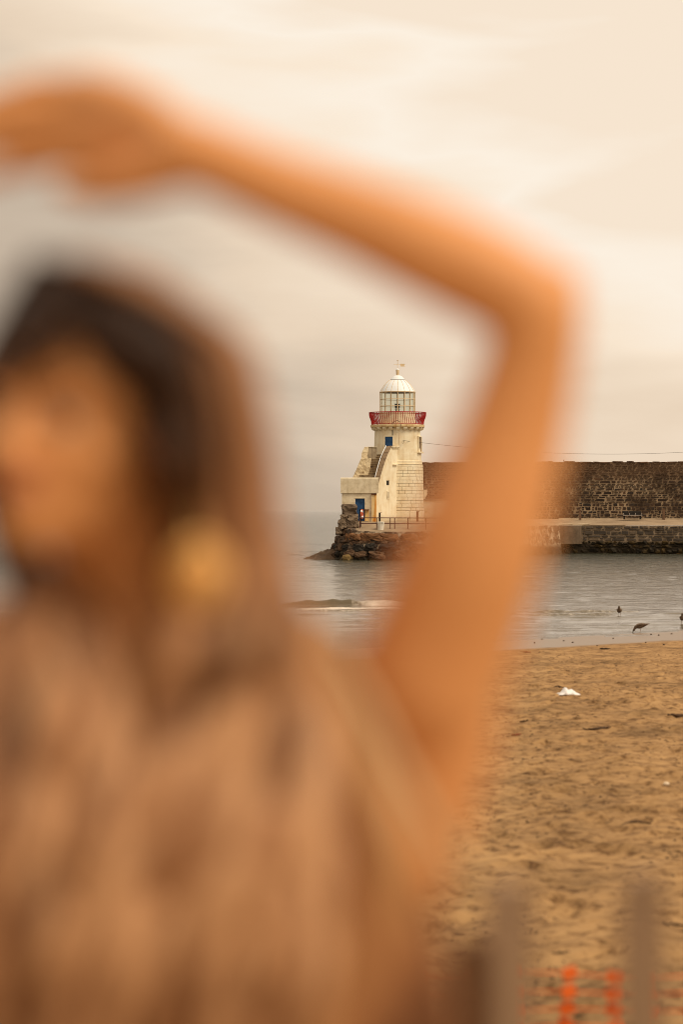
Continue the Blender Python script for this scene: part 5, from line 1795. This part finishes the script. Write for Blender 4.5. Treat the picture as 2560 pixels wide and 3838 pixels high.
for i in range(34):                                       # the other side, falling behind her shoulder
    s = rh.random()
    j = lambda a: rh.uniform(-a, a)
    pts = [hd(-.005 - .01 * s, .03 + j(.04), .124), W(20 - 10 * s, 745, 1.99 + .05 * s), W(-36 + j(8) - 6 * s, 900, 2.03 + .05 * s), W(-34 + 40 * s, 1100, 2.03 + .05 * s), W(6 + 52 * s + j(8), 1260, 2.05 + .05 * s), W(80 + 70 * s + j(20), 1440, 2.13), W(90 + 90 * s, 1640 + j(60), 2.17)]
    lock(pts, [.008, .012, .013, .013, .013, .012, .004], 0.0, 0.2)
for i in range(30):                                       # back of the head and nape
    s = rh.random()
    j = lambda a: rh.uniform(-a, a)
    pts = [hd(-.01 + .03 * s, -.06, .11), hd(-.05 + .11 * s, -.115, .04), hd(-.05 + .11 * s, -.12, -.07), W(90 + 420 * s, 1380, 2.15), W(80 + 470 * s, 1600, 2.18), W(90 + 460 * s, 1850 + j(80), 2.18)]
    lock(pts, [.010, .018, .019, .018, .016, .005], 0.0, 0.7)
def wavy(pts, rads, seed, a0, a1, amp=.010):
    sp = spline([(p.x, p.y, p.z, r_) for p, r_ in zip(pts, rads)], 7)
    n_ = len(sp)
    r = random.Random(seed)
    ph, fq = r.uniform(0, 6.28), r.uniform(1.8, 3.2)
    P_ = []
    for k, q in enumerate(sp):
        u = k / (n_ - 1)
        P_.append((q[0] + amp * min(1, u * 2.5) * math.sin(ph + fq * 6.28 * u), q[1] + .6 * amp * math.cos(ph + fq * 6.28 * u), q[2]))
    hair.tube(P_, [q[3] for q in sp], 7, sq=.6, attr=[a0 + (a1 - a0) * min(1, 1.5 * k / (n_ - 1)) for k in range(n_)])


for i in range(74):                                       # her left lengths, brought forward over the shoulder
    s = (i + rh.random()) / 74
    j = lambda a: rh.uniform(-a, a)
    x0 = 420 + 230 * s
    tone = (.95, .45, 1.25, .75, .40, 1.1, .6, 1.3, .5, .9, .42, 1.2)[int(s * 12) % 12] * rh.uniform(.85, 1.12)
    end = 2420 + j(130)
    wavy([W(x0 - 10 + j(14), 1250 + j(60), 1.955 + .10 * rh.random()), W(x0 + 20 * s + j(20), 1450, 1.945 + j(.03)), W(x0 - 20 + 110 * (s - .4) + j(14), 1680, 1.925 + j(.012)), W(x0 - 50 + 190 * (s - .4) + j(16), 1960, 1.895 + j(.012)), W(x0 - 80 + 260 * (s - .4) + j(18), 2200, 1.89 + j(.012)), W(x0 - 90 + 280 * (s - .4) + j(40), end, 1.90 + j(.012))],
         [.010, .014, .016, .017, .014, .004], i, .6 * tone, tone, .010)
for i in range(52):                                       # her right lengths, over the other side of the chest
    s = (i + rh.random()) / 52
    j = lambda a: rh.uniform(-a, a)
    x0 = -60 + 330 * s
    tone = (.8, .42, 1.15, .40, 1.25, .9, .45, 1.1)[int(s * 8) % 8] * rh.uniform(.85, 1.12)
    end = 2440 + j(140)
    wavy([W(55 + 70 * s + j(14), 1330 + j(30), 2.03 + j(.02)), W(.5 * x0 + 60 + j(15), 1450, 1.985 + j(.02)), W(x0 + 10 + j(14), 1660, 1.935 + j(.012)), W(x0 - 5 + j(15), 1950, 1.895 + j(.012)), W(x0 + j(18), 2200, 1.89 + j(.012)), W(x0 + j(40), end, 1.90 + j(.012))],
         [.008, .014, .016, .017, .014, .004], 100 + i, .5 * tone, tone, .010)
hair.build('hair', M_hair, per, smooth=True)

# gold earring
ec = W(456, 1322, 1.915)
er = MB()
ring = [ec + Vector((  .018 * math.cos(2 * math.pi * k / 32), .004 * math.sin(4 * math.pi * k / 32), .024 * math.sin(2 * math.pi * k / 32))) for k in range(33)]
er.tube(ring, .0055, 8, cap=False)
er.ell(ec, .014, .005, .018)
er.tube([ec + Vector((0, 0, .024)), W(446, 1130, 1.94)], .0018, 6)
er.build('earring', M_gold, per, smooth=True)

# blouse: shell round the torso, open at the neck and at the arm
BT = [(3.80, .222, .150, TX(448), 2.075), (3.88, .222, .148, TX(446), 2.075), (3.96, .222, .146, TX(442), 2.07), (4.04, .214, .146, TX(412), 2.065), (4.11, .196, .146, TX(398), 2.06), (4.17, .188, .138, TX(382), 2.062), (4.22, .184, .118, TX(362), 2.075),
      (4.26, .178, .100, TX(345), 2.085), (4.295, .160, .084, TX(328), 2.09), (4.325, .120, .072, TX(308), 2.09), (4.352, .078, .066, TX(288), 2.085)]
sp = spline(BT, 7)
n = 120
vs, fs = [], []
for (z, a, b, cx_, cy_) in sp:
    for k in range(n):
        th_ = 2 * math.pi * k / n
        ca, sa = math.cos(th_), math.sin(th_)
        p = Vector((cx_ + a * math.copysign(abs(ca) ** .85, ca), cy_ + b * math.copysign(abs(sa) ** .85, sa), z))
        if sa < 0 and 4.02 < z < 4.24:
            for s in (-1, 1):
                d2 = ((p.x - TX(405) - s * .074) / .075) ** 2 + ((z - 4.13) / .085) ** 2
                p.y -= .022 * math.exp(-d2)
        fold = mnoise.noise((th_ * 5.0 + z * 1.5, z * 3.0, 2.0)) * .017 + mnoise.noise((th_ * 11.0 - z * 3, z * 5.0, 7.0)) * .009
        fade = min(1.0, max(0.0, (4.33 - z) / .12))
        nrm = Vector((ca, sa, 0))
        p += nrm * fold * fade
        vs.append(p)


def pic(p):
    """picture coordinates (1568-wide view) of a world point"""
    return ((p.x / p.y * FPX + 1280) * Q, (HY - (p.z - H) / p.y * FPX) * Q)


def cut(p):
    front = p.y < 2.075
    x_, y_ = p.x, p.z
    # V neck
    if front and abs(x_ - TX(250)) < (y_ - 4.225) * 0.52:
        return True
    # armhole under the raised arm: a slanting line from the shoulder to the side
    ax0, az0, ax1, az1 = TX(800), 4.315, TX(1045), 4.105
    if y_ > az1 and (x_ - ax0) * (az1 - az0) - (y_ - az0) * (ax1 - ax0) < 0 and x_ > TX(640):
        return True
    return False


m_ = len(sp)
for i in range(m_ - 1):
    for k in range(n):
        q = (i * n + k, i * n + (k + 1) % n, (i + 1) * n + (k + 1) % n, (i + 1) * n + k)
        ctr = sum((vs[j] for j in q), Vector()) / 4
        if not cut(ctr):
            fs.append(q)
bl = MB().add(vs, fs)
me = bl.mesh('blouse', M_blouse, smooth=True)
o = obj('blouse', me, per)
so = o.modifiers.new('cloth', 'SOLIDIFY'); so.thickness = .004; so.offset = -1
tp = [W(770, 1500, 1.985), W(835, 1600, 1.965), W(905, 1740, 1.95), W(975, 1870, 1.955), W(1035, 1985, 1.985), W(1058, 2040, 2.05), W(1060, 2040, 2.12)]
MB().tube([p[:3] for p in spline([tuple(p) for p in tp], 5)], .007, 8, sq=.7).build('armhole_trim', M_trim, o, smooth=True)
# trousers and shoes
tr = MB()
vs, fs, n = rings([(3.62, .175, .125, TX(440), 2.08), (3.70, .182, .130, TX(440), 2.08), (3.80, .186, .130, TX(440), 2.08), (3.90, .156, .114, TX(440), 2.08)], 0.0)
fs.append(tuple(range(n - 1, -1, -1)))
tr.add(vs, fs)
for s in (-1, 1):
    hx = TX(440) + s * .088
    tr.tube([(hx, 2.08, 3.72), (hx + s * .01, 2.06, 3.42), (hx + s * .012, 2.08, 3.2), (hx + s * .012, 2.09, 3.0)], [.100, .086, .088, .092], 20)
tr.build('trousers', M_trouser, per, smooth=True)
for s in (-1, 1):
    hx = TX(440) + s * .108
    MB().tube([(hx, 2.15, 2.965), (hx, 2.06, 2.965), (hx + s * .01, 1.97, 2.955), (hx + s * .01, 1.89, 2.948)], [.04, .046, .046, .030], 12, sq=.9).build('shoe', M_shoe, per, smooth=True)
